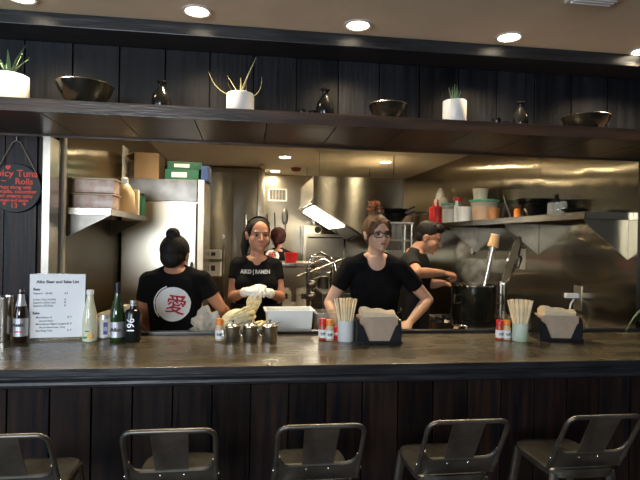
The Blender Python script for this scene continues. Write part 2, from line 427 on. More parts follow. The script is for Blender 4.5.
t = thing('sprinkler_head', 'small dark sprinkler on the kitchen ceiling', 'sprinkler', c)
MB().cyl((0, 0, -.008), .035, .0075).build('escutcheon', MT['steel_dark'], t); MB().cyl((0, 0, -.04), .008, .032).cyl((0, 0, -.043), .018, .003).build('nozzle', MT['brass'], t)
c = atz(597, -4, ZD)
t = thing('ceiling_vent', 'pale louvred ceiling vent at the top edge of the view', 'vent', c)
MB().box(-.1, .1, -.06, .06, -.012, 0, bev=.003).build('vent_frame', MT['white_trim'], t)
w = MB()
for i in range(5): w.box(-.085, .085, -.045 + i * .02, -.038 + i * .02, -.018, -.011)
w.build('louvre', MT['white_metal'], t, smooth=False)

# ------------------------------------------------------------------ things on the shelf
ZS = 2.1351
def onshelf(px, Y): return Vector((at(px, 110, Y).x, Y, ZS))
t = thing('plant_pot', 'round white pot with a spiky plant at the left end of the shelf', 'potted plant', onshelf(9, 2.40))
R = .076
MB().lathe([(R * .93, 0), (R, .004), (R, .118), (R * .97, .121), (R * .93, .118), (R * .92, .11), (0, .11)], seg=40).build('pot', MT['white_ceramic'], t)
MB().cyl((0, 0, .11), R * .91, .006).build('soil', MT['soil'], t)
w = MB()
for i in range(9):
    a = i * .7; l = .07 + .03 * (i % 3); dx, dy = math.cos(a), math.sin(a)
    w.tube([(0, 0, .115), (dx * l * .4, dy * l * .3, .115 + l * .55), (dx * l * .85, dy * l * .6, .115 + l)], [.009, .007, .001], 8, .4)
w.build('leaf_rosette', MT['haworthia'], t)
t = thing('plant_pot', 'light grey round-cornered pot holding a sprawling aloe', 'potted plant', onshelf(240, 2.40))
R = .062
MB().lathe([(R * .86, 0), (R * .97, .008), (R, .025), (R, .082), (R * .95, .098), (R * .88, .1), (R * .86, .085), (0, .085)], seg=40).build('pot', MT['grey_ceramic'], t)
MB().cyl((0, 0, .083), R * .86, .004).build('soil', MT['soil'], t)
def leafpts(a, b, c_, n=9):
    out = []
    for i in range(n + 1):
        s_ = i / n; out.append(Vector(a) * (1 - s_) ** 2 + Vector(b) * 2 * s_ * (1 - s_) + Vector(c_) * s_ * s_)
    return out
k = 2.40 / 525
for (mx, my, ex, ey, r0, dy) in [(-24, 2, -31, -21, .0065, .01), (4, -12, 15, -34, .0065, -.02), (22, 4, 21, -21, .006, .02), (-5, -8, -14, -22, .0045, .03), (-10, -1, -12, -9, .004, -.02), (1, -10, 0, -16, .0065, .0), (8, 0, 5, -12, .004, -.03)]:
    pts = leafpts((0, 0, .084), (mx * k, dy, .095 - my * k), (ex * k, dy * 2, .098 - ey * k))
    MB().tube(pts, [r0 * (1 - .9 * i / 9) for i in range(10)], 8, .6).build('leaf', MT['aloe_dry'], t)
t = thing('plant_pot', 'plain white cylinder pot with upright spiky leaves near the right end', 'potted plant', onshelf(454.5, 2.36))
R = .0545
MB().lathe([(R * .96, 0), (R, .003), (R, .105), (R * .97, .108), (R * .92, .105), (R * .91, .095), (0, .095)], seg=40).build('pot', MT['white_ceramic'], t)
MB().cyl((0, 0, .093), R * .9, .004).build('soil', MT['soil'], t)
for i in range(11):
    a = i * 2.4; l = .055 + .035 * ((i * 7) % 5) / 5; s_ = .012 + .022 * ((i * 3) % 4) / 4
    pts = leafpts((math.cos(a) * .01, math.sin(a) * .01, .096), (math.cos(a) * .015, math.sin(a) * .015, .12), (math.cos(a) * s_, math.sin(a) * s_, .1 + l), 5)
    MB().tube(pts, [.006 * (1 - .9 * j / 5) for j in range(6)], 6, .5).build('leaf', MT['haworthia'], t)
def bowl(px, Y, R, H, label, foot=.45):
    t = thing('bowl', label, 'bowl', onshelf(px, Y), 0)
    MB().lathe([(R * foot * .9, 0), (R * foot, .0), (R * foot * 1.02, H * .08), (R * .72, H * .35), (R * .9, H * .68), (R, H * .97), (R * .985, H), (R * .955, H * .97), (R * .85, H * .66), (R * .6, H * .3), (0, H * .15)], seg=48).build('bowl_body', MT['bowl_glaze'], t)
    MB().lathe([(R, H * .965), (R * 1.012, H * .985), (R, H * 1.005), (R * .965, H * 1.0), (R * .965, H * .97), (R, H * .965)], seg=48).build('rim', MT['steel_dark'], t)
bowl(85, 2.40, .118, .10, 'wide dark glazed bowl right of the leftmost pot')
bowl(388, 2.42, .094, .088, 'dark glazed bowl beside the black bottle in mid shelf')
bowl(586, 2.42, .113, .082, 'wide dark glazed bowl at the right end of the shelf')
def flask(px, Y, R, H, label):
    t = thing('sake_bottle', label, 'bottle', onshelf(px, Y))
    MB().lathe([(R * .85, 0), (R, .01), (R * 1.0, H * .38), (R * .88, H * .55), (R * .42, H * .75), (R * .33, H * .84), (R * .36, H * .92), (R * .52, H * .97), (R * .5, H), (R * .3, H * .985), (0, H * .95)], seg=32).build('bottle_body', MT['black_glaze'], t)
flask(161.5, 2.40, .043, .135, 'squat black sake bottle between wide bowl and aloe')
flask(325, 2.40, .042, .142, 'black sake bottle beside two small cups')
flask(520.5, 2.42, .037, .14, 'black sake bottle right of the upright spiky plant')
for px, Y, lb in [(302, 2.40, 'tiny black sake cup, outer one left of the mid shelf bottle'), (313, 2.42, 'tiny black sake cup touching the mid shelf bottle'), (497, 2.38, 'tiny black sake cup nearer the right white pot'), (504, 2.44, 'tiny black sake cup beside the right shelf bottle')]:
    t = thing('sake_cup', lb, 'cup', onshelf(px, Y)); R = .02
    MB().lathe([(R * .6, 0), (R * .8, .006), (R, .02), (R, .042), (R * .9, .042), (R * .85, .02), (0, .008)], seg=24).build('cup_body', MT['black_glaze'], t)

# ------------------------------------------------------------------ things on the bar
ZC_ = ZBAR + .0003
def onbar(px, py): q = atz(px, py, ZBAR); return Vector((q.x, q.y, ZC_))
def onbarY(px, Y): q = at(px, 340, Y); return Vector((q.x, Y, ZC_))
def person_scale(Y): return Y * 1.0 / 520

# menu in an acrylic stand
c = at(56.5, 341, 2.70); rz = .12
t = thing('menu_stand', 'clear acrylic stand holding the white drinks list', 'menu', (c.x, 2.71, ZC_), rz)
W, H = .255, .325
MB().box(-W / 2, W / 2, -.004, .0, .006, H, bev=.001).box(-W / 2, W / 2, -.03, .05, 0, .005, bev=.001).build('acrylic_sleeve', MT['acrylic'], t)
MB().box(-W / 2 + .004, W / 2 - .004, -.0062, -.0045, .014, H - .004).build('menu_sheet', MT['paper'], t, smooth=False)
ln = [('Aiko Beer and Sake List', .0195, 0, .278, 'CENTER', .0005), ('Beer', .0165, -.108, .243, 'LEFT', .0004), ('Sapporo   (draft)', .0125, -.108, .225, 'LEFT', 0), ('6.5', .0125, .03, .225, 'LEFT', 0),
      ('Lucky (12oz bottle)', .0125, -.108, .195, 'LEFT', 0), ('6.', .0125, .03, .195, 'LEFT', 0), ('Sapporo (22oz can)', .0125, -.108, .180, 'LEFT', 0), ('8.', .0125, .03, .180, 'LEFT', 0),
      ('Sapporo (20.3oz)', .0125, -.108, .165, 'LEFT', 0), ('8.', .0125, .03, .165, 'LEFT', 0), ('Sake', .0165, -.11, .128, 'LEFT', .0004),
      ('Momokawa G', .0125, -.095, .108, 'LEFT', 0), ('8. 7', .0125, .045, .108, 'LEFT', 0), ('(Junmai Ginjo)', .0105, -.08, .092, 'LEFT', 0), ('Momokawa Nigori (organic)', .0125, -.095, .076, 'LEFT', 0), ('9. 8', .0125, .045, .076, 'LEFT', 0),
      ('(Rough filtered sake, 10oz)', .0105, -.08, .060, 'LEFT', 0), ('Sparkling Yuzu', .0125, -.095, .044, 'LEFT', 0), ('9. 7', .0125, .045, .044, 'LEFT', 0)]
for b_, s_, x, z, al, bo in ln: words(b_, s_, MT['ink'], t, (x, -.0064, z), align=al, name='print_line', bold=bo + .0002)

t = thing('steel_tumbler', 'brushed steel tumbler with dark print at the left edge', 'tumbler', onbarY(4, 2.70))
R = .043
MB().lathe([(R * .9, 0), (R * .92, .004), (R * .97, .19), (R, .2), (R, .212), (R * .93, .214), (R * .9, .205), (R * .88, .02), (0, .01)], seg=36).build('tumbler_body', MT['steel'], t)
words('ono', .03, MT['ink'], t, (-.026, -R * .975, .12), name='logo', bold=.001)

def bottle(name, label, cat, c, prof, m, R):
    t = thing(name, label, cat, c); MB().lathe(prof, seg=36).build('glass_body', m, t); return t
t = bottle('beer_bottle', 'brown glass beer bottle with silver label beside the menu', 'bottle', onbarY(20.5, 2.67), [(.028, 0), (.032, .006), (.032, .135), (.026, .165), (.016, .195), (.0135, .235), (.0135, .25), (0, .25)], MT['brown_glass'], .032)
MB().lathe([(.0326, .03), (.0326, .115), (.0322, .115), (.0322, .03), (.0326, .03)], seg=36).build('front_label', MT['silver_label'], t)
words('Asahi', .022, MT['ink'], t, (0, -.0334, .078), name='label_print', bold=.0008)
MB().box(-.018, .018, -.0332, -.0326, .05, .056).build('label_stripe', MT['red_plastic'], t, smooth=False)
MB().lathe([(.024, .172), (.0165, .2), (.0145, .228), (.0142, .228), (.016, .2), (.0235, .172), (.024, .172)], seg=36).build('neck_foil', MT['silver_label'], t)
MB().lathe([(.0155, .238), (.0155, .25), (.012, .2535), (0, .2535)], seg=24).build('cap', MT['steel_dark'], t)
t = bottle('soda_bottle', 'cloudy pale yellow bottle with white cap right of the menu', 'bottle', onbarY(89.5, 2.68), [(.03, 0), (.034, .005), (.034, .1), (.030, .14), (.019, .19), (.0155, .215), (.0155, .235), (0, .235)], MT['cloudy_glass'], .034)
MB().lathe([(.0172, .226), (.0172, .245), (.0155, .248), (0, .248)], seg=24).build('cap', MT['white_metal'], t)
MB().ball((.011, -.0335, .03), (.013, .002, .014), 16).build('orange_motif', MT['orange_print'], t)
MB().ball((-.012, -.0335, .022), (.012, .002, .006), 16).build('leaf_motif', MT['green_print'], t)
MB().ball((-.003, -.0340, .052), (.011, .002, .004), 12).build('leaf_motif', MT['green_print'], t)
t = thing('drink_can', 'short white can with blue print behind the yellow bottle', 'can', onbarY(104, 2.74))
MB().lathe([(.024, 0), (.032, .008), (.032, .105), (.028, .115), (.028, .12), (0, .118)], seg=32).build('can_body', MT['silver_label'], t)
MB().lathe([(.0325, .012), (.0325, .1), (.032, .1), (.032, .012), (.0325, .012)], seg=32).build('can_label', MT['white_label'], t)
MB().box(.004, .022, -.0327, -.0285, .025, .085).build('blue_panel', MT['blue_print'], t, smooth=False)
words('酒', .022, MT['white_label'], t, (.012, -.0332, .045), name='label_print')
t = bottle('sake_bottle', 'tall dark green bottle with a silver label', 'bottle', onbarY(117, 2.68), [(.031, 0), (.0345, .006), (.0345, .13), (.029, .165), (.016, .205), (.0125, .26), (0.0125, .278), (0, .278)], MT['green_glass'], .035)
MB().lathe([(.0352, .02), (.0352, .095), (.0347, .095), (.0347, .02), (.0352, .02)], seg=36).build('front_label', MT['silver_label'], t)
words('Aiko', .026, MT['ink'], t, (0, -.0360, .05), name='label_print', bold=.001)
MB().lathe([(.0142, .225), (.0142, .284), (.012, .286), (0, .286)], seg=24).build('neck_cap', MT['black_paint'], t)
t = bottle('shochu_bottle', 'short matte black bottle with silver cap and vertical print', 'bottle', onbarY(132.5, 2.67), [(.036, 0), (.0395, .006), (.0395, .135), (.034, .15), (.016, .158), (.0145, .175), (.0, .175)], MT['black_bottle'], .04)
MB().cyl((0, 0, .172), .0155, .024).build('cap', MT['silver_label'], t)
MB().cyl((0, 0, .182), .0158, .002).build('cap_band', MT['ink'], t)
words('196', .048, MT['silver_label'], t, (.014, -.0402, .045), rot=(math.pi / 2, -math.pi / 2, 0), align='LEFT', name='label_print', bold=.0005)

# seasoning bottles
def shaker(px, Y, cap, body, label, s=1.0):
    t = thing('seasoning_bottle', label, 'spice bottle', onbarY(px, Y)); t.scale = (s, s, s)
    MB().lathe([(.017, 0), (.0205, .004), (.0205, .062), (.0165, .074), (.0165, .08), (0, .08)], seg=28).build('bottle_body', MT[body], t)
    MB().lathe([(.0211, .012), (.0211, .052), (.0207, .052), (.0207, .012), (.0211, .012)], seg=28).build('front_label', MT['white_label'], t)
    words('七味', .015, MT['ink'], t, (0, -.0216, .026), name='label_print', bold=.0006)
    MB().lathe([(.0185, .076), (.0185, .1), (.0165, .104), (0, .104)], seg=24).build('cap', MT[cap], t)
shaker(219.5, 2.66, 'orange_plastic', 'spice_tan', 'small spice bottle with orange cap left of the steel pots', 1.04)
shaker(322.5, 2.66, 'red_plastic', 'chili_red', 'small red-capped chilli bottle, left end of the middle pair', 1.04)
shaker(329.5, 2.635, 'orange_plastic', 'spice_tan', 'orange-capped spice bottle in front of the white chopstick cup', 1.02)
shaker(499.5, 2.62, 'red_plastic', 'chili_red', 'red-capped chilli bottle standing left of the green-tinted cup', 1.0)
shaker(506.5, 2.61, 'orange_plastic', 'spice_tan', 'orange-capped spice bottle touching the green-tinted chopstick cup', 1.0)
t = thing('small_red_carton', 'little red packet between spice bottle and white cup', 'packet', onbarY(335, 2.68))
MB().box(-.016, .016, -.01, .01, 0, .062, bev=.002).build('carton_body', MT['red_plastic'], t)
MB().box(-.01, .01, -.0108, -.0102, .02, .034).build('carton_label', MT['white_label'], t, smooth=False)

# three steel sauce pots
for n, px in enumerate((232.5, 250.5, 269.5)):
    t = thing('sauce_pot', ['lidded steel sauce pot next to the orange-capped spice bottle', 'middle one of the three lidded steel sauce pots', 'lidded steel sauce pot at the right end of its row'][n], 'sauce pot', onbarY(px, 2.63), 0, 'lidded steel sauce pots')
    R = .038
    MB().lathe([(R * .93, 0), (R, .004), (R, .07), (R * 1.03, .074), (R * .96, .074), (R * .94, .01), (0, .008)], seg=36).build('pot_body', MT['steel'], t)
    MB().lathe([(R * 1.02, .075), (R * 1.0, .079), (R * .7, .087), (R * .3, .091), (0, .092)], seg=36).build('lid', MT['steel'], t)
    MB().lathe([(.004, .09), (.004, .097), (.008, .102), (.008, .107), (0, .109)], seg=16).build('lid_knob', MT['chrome'], t)
    w = MB(); w.tube([(R * .5, 0, .084), (R * .9, 0, .088), (R * 1.35, 0, .098)], .0028, 6); w.build('spoon_handle', MT['chrome'], t)
    w = MB(); w.tube([(-R, 0, .06), (-R - .01, 0, .055), (-R - .01, 0, .03), (-R, 0, .025)], .003, 6); w.build('side_handle', MT['chrome'], t)

# chopstick cups
def chop_cup(px, Y, R, H, m, label, slabel, grp, n, spread):
    c = onbarY(px, Y); t = thing('chopstick_cup', label, 'cup', c)
    MB().lathe([(R * .93, 0), (R, .004), (R, H), (R * .93, H), (R * .9, .01), (0, .008)], seg=36).build('cup_body', MT[m], t)
    rnd = random.Random(px); proto = None
    for i in range(n):
        a = i * 2.4; rr = R * .75 * math.sqrt((i + .5) / n); x, y = rr * math.cos(a), rr * math.sin(a)
        q0 = Vector((x * .55, y * .55, .012)); q1 = Vector((x * spread, y * spread * .8, .205 + rnd.uniform(-.004, .006)))
        L_ = .205; 
        if proto is None:
            w = MB(); w.box(-.0040, .0040, -.0030, .0030, 0, L_, bev=.0008); proto = w.build('chopsticks', MT['chopstick'], None, smooth=False); o = proto
        else: o = proto.copy(); COL.objects.link(o)
        o.location = c + q0; o.rotation_mode = 'QUATERNION'; o.rotation_quaternion = (q1 - q0).to_track_quat('Z', 'Y')
        o.name = 'chopstick_pair'
        tag(o, slabel, 'chopsticks', grp)
chop_cup(345.5, 2.62, .040, .105, 'cup_white', 'white cup full of wooden chopsticks beside left napkin dispenser', 'wooden chopsticks standing in the white cup', 'chopsticks in the white cup', 32, 2.0)
chop_cup(520, 2.58, .040, .092, 'cup_green', 'green-tinted cup full of chopsticks beside right napkin dispenser', 'wooden chopsticks standing in the green-tinted cup', 'chopsticks in the green-tinted cup', 32, 2.25)

# napkin dispensers
def dispenser(px, Y, rz, label, nl, tl):
    c = onbarY(px, Y); t = thing('napkin_dispenser', label, 'napkin dispenser', c, rz)
    W, D, H = .215, .13, .128
    side = [(-D / 2, .0), (D / 2, .0), (D / 2, H), (D / 2 - .03, H + .004), (-D / 2 + .012, H - .012), (-D / 2, H - .045)]
    for sx in (-1, 1):
        MB().prism(side, 'x', sx * W / 2 - .004, sx * W / 2 + .004, bev=.0015).build('side_wall', MT['dispenser'], t, smooth=False)
    MB().box(-W / 2 - .008, W / 2 + .008, -D / 2 - .004, D / 2 + .004, 0, .014, bev=.003).build('base', MT['dispenser'], t)
    MB().box(-W / 2, W / 2, D / 2 - .004, D / 2, .01, H).build('back_plate', MT['dispenser'], t, smooth=False)
    for sx in (-1, 1):            # front cheeks leave a tapering opening
        a = W / 2
        MB().prism([(sx * a, .012), (sx * .05, .012), (sx * .082, H - .04), (sx * a, H - .02)], 'y', -D / 2, -D / 2 + .004).build('front_cheek', MT['smoke_panel'], t, smooth=False)
    n = thing('napkin_stack', nl, 'napkins', c + Matrix.Rotation(rz, 3, 'Z') @ Vector((0, .004, .015)), rz)
    w = MB()
    for i in range(26): w.box(-W / 2 + .012, W / 2 - .012, -D / 2 + .008, D / 2 - .012, i * .0045, i * .0045 + .0036, bev=.0012)
    tag(n, nl, 'napkins'); w.build('folded_napkins', MT['napkin'], n)
    e = MB(); q = [(-.085, -.005, 0), (-.09, .0, .02), (.075, .004, .018), (.08, 0, 0)]
    rings = []
    for i in range(9):
        s_ = i / 8; x = -.085 + .165 * s_; h = .048 - .020 * s_ + .004 * math.sin(i * 1.7)
        rings.append([Vector((x, -.05, 0)), Vector((x, -.055, h * .5)), Vector((x, -.03, h)), Vector((x, .01, h * .92)), Vector((x, .045, h * .5)), Vector((x, .045, 0))])
    e.quad_faces(rings); o = e.build('folded_napkin', MT['napkin_light'], None)
    o.location = c + Matrix.Rotation(rz, 3, 'Z') @ Vector((0, .0, .0153 + 26 * .0045)); o.rotation_euler = (0, 0, rz + .03)
    tag(o, tl, 'napkin')
dispenser(376.5, 2.59, -.02, 'black napkin dispenser in front of the woman with glasses', 'tan napkin stack in the dispenser before the woman with glasses', 'loose folded napkin on top of the left dispenser')
dispenser(556, 2.62, -.16, 'black napkin dispenser at the right end of the bar', 'tan napkin stack in the right-end dispenser', 'loose folded napkin on top of the right dispenser')

# ------------------------------------------------------------------ round chalkboard sign
c = at(15.0, 188, 2.835); R = 23.0 * 2.835 / 538
t = thing('chalkboard_sign', 'round black board hanging by twine, lettered in red chalk', 'sign', (c.x, 2.845, c.z))
mr = Matrix.Rotation(math.pi / 2, 4, 'X')
MB().lathe([(R, -.008), (R + .003, 0), (R, .008), (0, .008)], seg=56, M=mr).build('board', MT['chalkboard'], t)
MB().tube([(-R * .85, 0, R * .53), (-.02, 0, R * 1.9), (0, .0, R * 2.0), (.02, 0, R * 1.9), (R * .85, 0, R * .53)], .0022, 6).build('twine_loop', MT['twine'], t)
MB().cyl((0, .012, R * 1.99), .005, .02, 12, M=Matrix.Translation((0, -.01, 0))).build('nail', MT['steel_dark'], t)
for b_, s_, x, z in [('Spicy Tuna', .050, -.002, .058), ('Rolls', .044, .042, .020), ('crispy along with', .024, -.004, -.003), ('avocado, cucumber', .026, .0, -.025), ('w/ creamy spicy', .024, .006, -.047), ('mayo and sauce', .021, -.004, -.068), ('13', .036, -.004, -.100), ('♥', .022, -.035, .095), ('~', .04, -.055, .025), ('*', .04, .045, -.1), ('*', .04, -.05, -.1)]:
    words(b_, s_, MT['chalk_red'], t, (x, -.0088, z), name='chalk_line', bold=.0007)

# ------------------------------------------------------------------ bar stools
def stool():
    t = thing('bar_stool', 'x', 'bar stool')
    m = MT['stool_metal']; zs = .748
    # seat with rolled edge, slightly dished
    w = MB(); n = 9; rings = []
    def sq(r, z):       # rounded square ring
        out = []
        for i in range(40):
            a = 2 * math.pi * i / 40; ca, sa = math.cos(a), math.sin(a); k = (abs(ca) ** 5 + abs(sa) ** 5) ** (-1 / 5)
            out.append(Vector((r * k * ca * .86, r * k * sa, z)))
        return out
    w.quad_faces([sq(.135, zs - .035), sq(.155, zs - .03), sq(.157, zs - .008), sq(.150, zs), sq(.13, zs - .002), sq(.06, zs - .008), sq(.01, zs - .008)])
    w.build('seat', m, t)
    for sx in (-1, 1):
        for sy in (-1, 1):
            MB().tube([(sx * .112, sy * .128, zs - .02), (sx * .20, sy * .20, .012)], [.020, .013], 10, .65).build('leg', m, t)
            o = MB().cyl((sx * .20, sy * .20, 0), .016, .02, 14).build('rubber_foot', MT['rubber'], t)
    for z, r in ((.25, .178), (.5, .154)):
        w = MB()
        for i in range(4):
            a = math.pi / 4 + i * math.pi / 2; b = a + math.pi / 2
            w.tube([(r * 1.414 * math.cos(a), r * 1.414 * math.sin(a), z), (r * 1.414 * math.cos(b), r * 1.414 * math.sin(b), z)], .008, 8)
        w.build('footrest' if z < .3 else 'brace', m, t)
    # reclined low back: tube loop, splat, lower apron
    def B(x, s):        # s = height 0..1 up the back
        return Vector((x, -.135 - .125 * s, .755 + .224 * s))
    hw, r = .142, .032; pts = []
    prof = [(-hw, 0), (-hw, .3), (-hw, .6)]
    corner = [(-hw + r - r * math.cos(a), 1 - (r - r * math.sin(a)) / .235) for a in (0, .4, .8, 1.2, 1.57)]
    path = prof + corner + [(0, 1.0)]; path = path + [(-x, s_) for x, s_ in path[-2::-1]]
    MB().tube([B(x, s_) for x, s_ in path], .0082, 10).build('back_loop', m, t)
    # apron under the opening with rounded inner corners
    w = MB(); n = 14
    rings = []
    for i in range(n + 1):
        x = -hw + 2 * hw * i / n; e = max(0, abs(x) - (hw - .045)) / .045
        top = .28 + .17 * (1 - math.sqrt(max(0, 1 - e * e)))
        a_, b_ = B(x, -.02), B(x, top)
        rings.append([a_ + Vector((0, .002, 0)), b_ + Vector((0, .002, 0)), b_ + Vector((0, -.002, 0)), a_ + Vector((0, -.002, 0))])
    w.quad_faces(rings); w.build('back_apron', m, t)
    MB().tube([B(-hw + .006, .46), B(-hw + .012, .38), B(-hw + .024, .315), B(-hw + .045, .285), B(0, .282), B(hw - .045, .285), B(hw - .024, .315), B(hw - .012, .38), B(hw - .006, .46)], .0065, 8).build('apron_rim', m, t)
    w = MB(); rings = []
    for s_ in (.24, .6, .97):
        x = .052 + .006 * s_
        rings.append([B(-x, s_) + Vector((0, .002, 0)), B(x, s_) + Vector((0, .002, 0)), B(x, s_) + Vector((0, -.002, 0)), B(-x, s_) + Vector((0, -.002, 0))])
    w.quad_faces(rings); w.build('back_splat', m, t, smooth=False)
    for x in (-.038, .038):
        MB().ball(B(x, .20) + Vector((0, -.003, 0)), (.004, .003, .004), 10).build('rivet', MT['chrome'], t)
    for x in (-hw - .008, hw + .008):
        MB().ball(B(x, .20) + Vector((0, -.002, 0)), (.004, .004, .006), 10).build('bolt', MT['chrome'], t)
    return t
s0 = stool()
ST = [(-3, 1.935, -.01, 'grey metal bar stool cut off by the left edge'), (169, 1.935, 0.0, 'grey metal bar stool below the woman in the back-printed shirt'), (322.5, 1.935, 0.0, 'grey metal bar stool in the middle of the row'),
      (470, 1.935, 0, 'grey metal bar stool fourth along, between middle and rightmost stools'), (607, 1.94, 0, 'grey metal bar stool at the right end of the row')]
for i, (px, Y, rz, lb) in enumerate(ST):
    x = at(px, 425, Y - .26).x
    if i == 0: s0.location = (x, Y, 0); s0['label'] = lb; s0['group'] = 'bar stools along the counter'
    else: dup(s0, (x, Y, 0), rz, lb, 'bar stools along the counter')

# ------------------------------------------------------------------ people
from mathutils.bvhtree import BVHTree
def V(*a): return Vector(a)
def head_M(pos, yaw, pitch=0, roll=0, s=1.0):
    return Matrix.Translation(pos) @ Matrix.Rotation(math.radians(yaw), 4, 'Z') @ Matrix.Rotation(math.radians(pitch), 4, 'X') @ Matrix.Rotation(math.radians(roll), 4, 'Y') @ Matrix.Scale(s, 4)
def frame(J):
    a = (J['neck'] - J['pelvis']).normalized(); R = (J['shL'] - J['shR']); R = (R - a * R.dot(a)).normalized()
    return a, R, R.cross(a)
def torso(mb, J, k=0, wide=1.0, bust=0, top=1.0):
    a, R, f = frame(J); p, n = J['pelvis'], J['neck']
    rs = [(-.22, .135, .10, 0), (-.10, .168, .118, 0), (0, .172, .122, 0), (.15, .158, .112, 0), (.33, .138, .10, .003), (.5, .146, .108, .006), (.68, .162, .115, .008), (.8, .168, .108, .004), (.88, .150, .092, 0), (.95, .105, .072, 0), (1.0, .066, .06, 0)]
    if top < 1: rs = [r for r in rs if r[0] <= top]
    L_ = n - p; rings = []
    for t, rx, ry, o in rs:
        c = p + L_ * t + f * o
        rings.append([c + R * (rx * wide + k) * math.cos(q) + f * (ry * wide + k) * math.sin(q) for q in [2 * math.pi * i / 32 for i in range(32)]])
    mb.quad_faces(rings)
    if bust:
        for s in (-1, 1): mb.ball(p + L_ * .66 + R * s * .075 + f * (.062 + k), (.064 + k, .050 + k, .066 + k), 20)
    for sh in ('shL', 'shR'):
        mb.limb([p + L_ * .86, J[sh]], [.075 + k, .050 * wide + k], 18)
        mb.limb([n + (J[sh] - n) * .08 - a * .01, n + (J[sh] - n) * .9 - a * .0], [.040 + k, .040 * wide + k], 14)
def arm(mb, J, s, w=1.0):
    sh, el, wr = J['sh' + s], J['el' + s], J['wr' + s]
    m = sh.lerp(el, .45); m2 = el.lerp(wr, .3)
    mb.tube([sh, m, el], [.047 * w, .045 * w, .036 * w], 18); mb.ball(sh, .047 * w, 18); mb.ball(el, .0365 * w, 18)
    mb.tube([el, m2, wr], [.036 * w, .038 * w, .0235 * w], 18); mb.ball(wr, .0235 * w, 14)
def hand(mb, w, d, n, side, curl=.5, k=0, s=1.0, spread=1.0):
    d = d.normalized(); n = (n - d * n.dot(d)).normalized(); t = d.cross(n) * side
    rings = []
    for u, wd, th in [(-.01, .022, .018), (.02, .030, .018), (.05, .038, .016), (.085, .040, .0135), (.098, .036, .010)]:
        c = w + d * u * s; rings.append([c + t * (wd * s + k) * math.cos(q) + n * (th * s + k) * math.sin(q) for q in [2 * math.pi * i / 20 for i in range(20)]])
    mb.quad_faces(rings)
    for i, L_ in enumerate((.072, .08, .075, .058)):
        b = w + d * (.086 - .004 * abs(i - 1.2)) * s + t * (.030 - .0205 * i) * s
        pts = [b]; ang = .12
        for seg in (.42, .32, .26):
            ang += curl * (.8 if seg > .4 else 1.0); dd = d * math.cos(ang) + n * math.sin(ang) + t * (.10 - .07 * i) * spread
            pts.append(pts[-1] + dd.normalized() * L_ * seg * s)
        mb.limb(pts, [(.0088 + k) * s, (.0082 + k) * s, (.0075 + k) * s, (.0065 + k) * s], 10)
    b = w + d * .022 * s + t * .024 * s; d1 = (t * .75 + d * .7 + n * .25).normalized(); d2 = (t * .25 + d * .9 + n * .45).normalized()
    p1 = b + d1 * .04 * s; p2 = p1 + d2 * .03 * s; p3 = p2 + (d2 + n * .4).normalized() * .025 * s
    mb.limb([b, p1, p2, p3], [(.013 + k) * s, (.0105 + k) * s, (.009 + k) * s, (.0075 + k) * s], 10)
def head(mb, H, jaw=1.0):
    def B(c, r, seg=24): mb.ball((0, 0, 0), r, seg, M=None) if False else add_ball(mb, H, c, r, seg)
    B((0, .012, .032), (.075, .094, .086)); B((0, -.018, -.035), (.061 * jaw, .066, .066)); B((0, -.028, -.072), (.042 * jaw, .052, .038))
    B((0, -.068, -.092), (.021 * jaw, .017, .018)); B((.036, -.05, -.030), (.026, .026, .028)); B((-.036, -.05, -.030), (.026, .026, .028))
    B((0, -.070, .024), (.048, .014, .012)); B((0, -.074, -.062), (.026, .014, .020))
    T = lambda *p: H @ Vector(p)
    mb.limb([T(0, -.079, .008), T(0, -.094, -.016), T(0, -.101, -.031)], [.0075, .009, .011], 12)
    B((.011, -.092, -.035), (.008, .009, .007), 12); B((-.011, -.092, -.035), (.008, .009, .007), 12)
    for s in (-1, 1):
        B((s * .077, .012, -.008), (.009, .018, .030), 16); B((s * .083, .018, .006), (.007, .014, .016), 12)
def add_ball(mb, H, c, r, seg=20):
    t = bmesh.new(); bmesh.ops.create_uvsphere(t, u_segments=seg, v_segments=max(8, seg * 2 // 3), radius=1)
    bmesh.ops.transform(t, matrix=H @ Matrix.Translation(Vector(c)) @ Matrix.Diagonal((r[0], r[1], r[2], 1)), verts=t.verts); mb.add(t)
def face_parts(par, H, lipm, browm):
    T = lambda *p: H @ Vector(p)
    for s in (-1, 1):
        w = MB(); add_ball(w, H, (s * .031, -.0675, .0), (.0135, .0125, .0082), 16); e = w.build('eye', MT['eye_white'], par)
        w = MB(); add_ball(w, H, (s * .031, -.0780, .0), (.0058, .0035, .0062), 14); w.build('iris', MT['eye_dark'], e)
        w = MB(); w.tube([T(s * .014, -.0825, .018), T(s * .028, -.0835, .0235), T(s * .046, -.070, .019)], [.003, .0035, .0018], 8, .8); w.build('eyebrow', MT[browm], par)
        w = MB(); w.tube([T(s * .017, -.0765, .003), T(s * .030, -.0812, .0095), T(s * .045, -.0715, .003)], [.0014, .002, .0012], 6); w.build('eyelid', MT[browm], par)
    w = MB(); add_ball(w, H, (0, -.0855, -.0555), (.0215, .0055, .0042), 16); add_ball(w, H, (0, -.0855, -.0625), (.0175, .0060, .0048), 16); w.build('lips', MT[lipm], par)
def hair_cap(mb, H, fwd=0, vol=0):
    add_ball(mb, H, (0, .022 - fwd, .038), (.083 + vol, .098 + vol, .088 + vol), 28)
    add_ball(mb, H, (0, .055, -.015), (.066 + vol, .052, .068), 24)
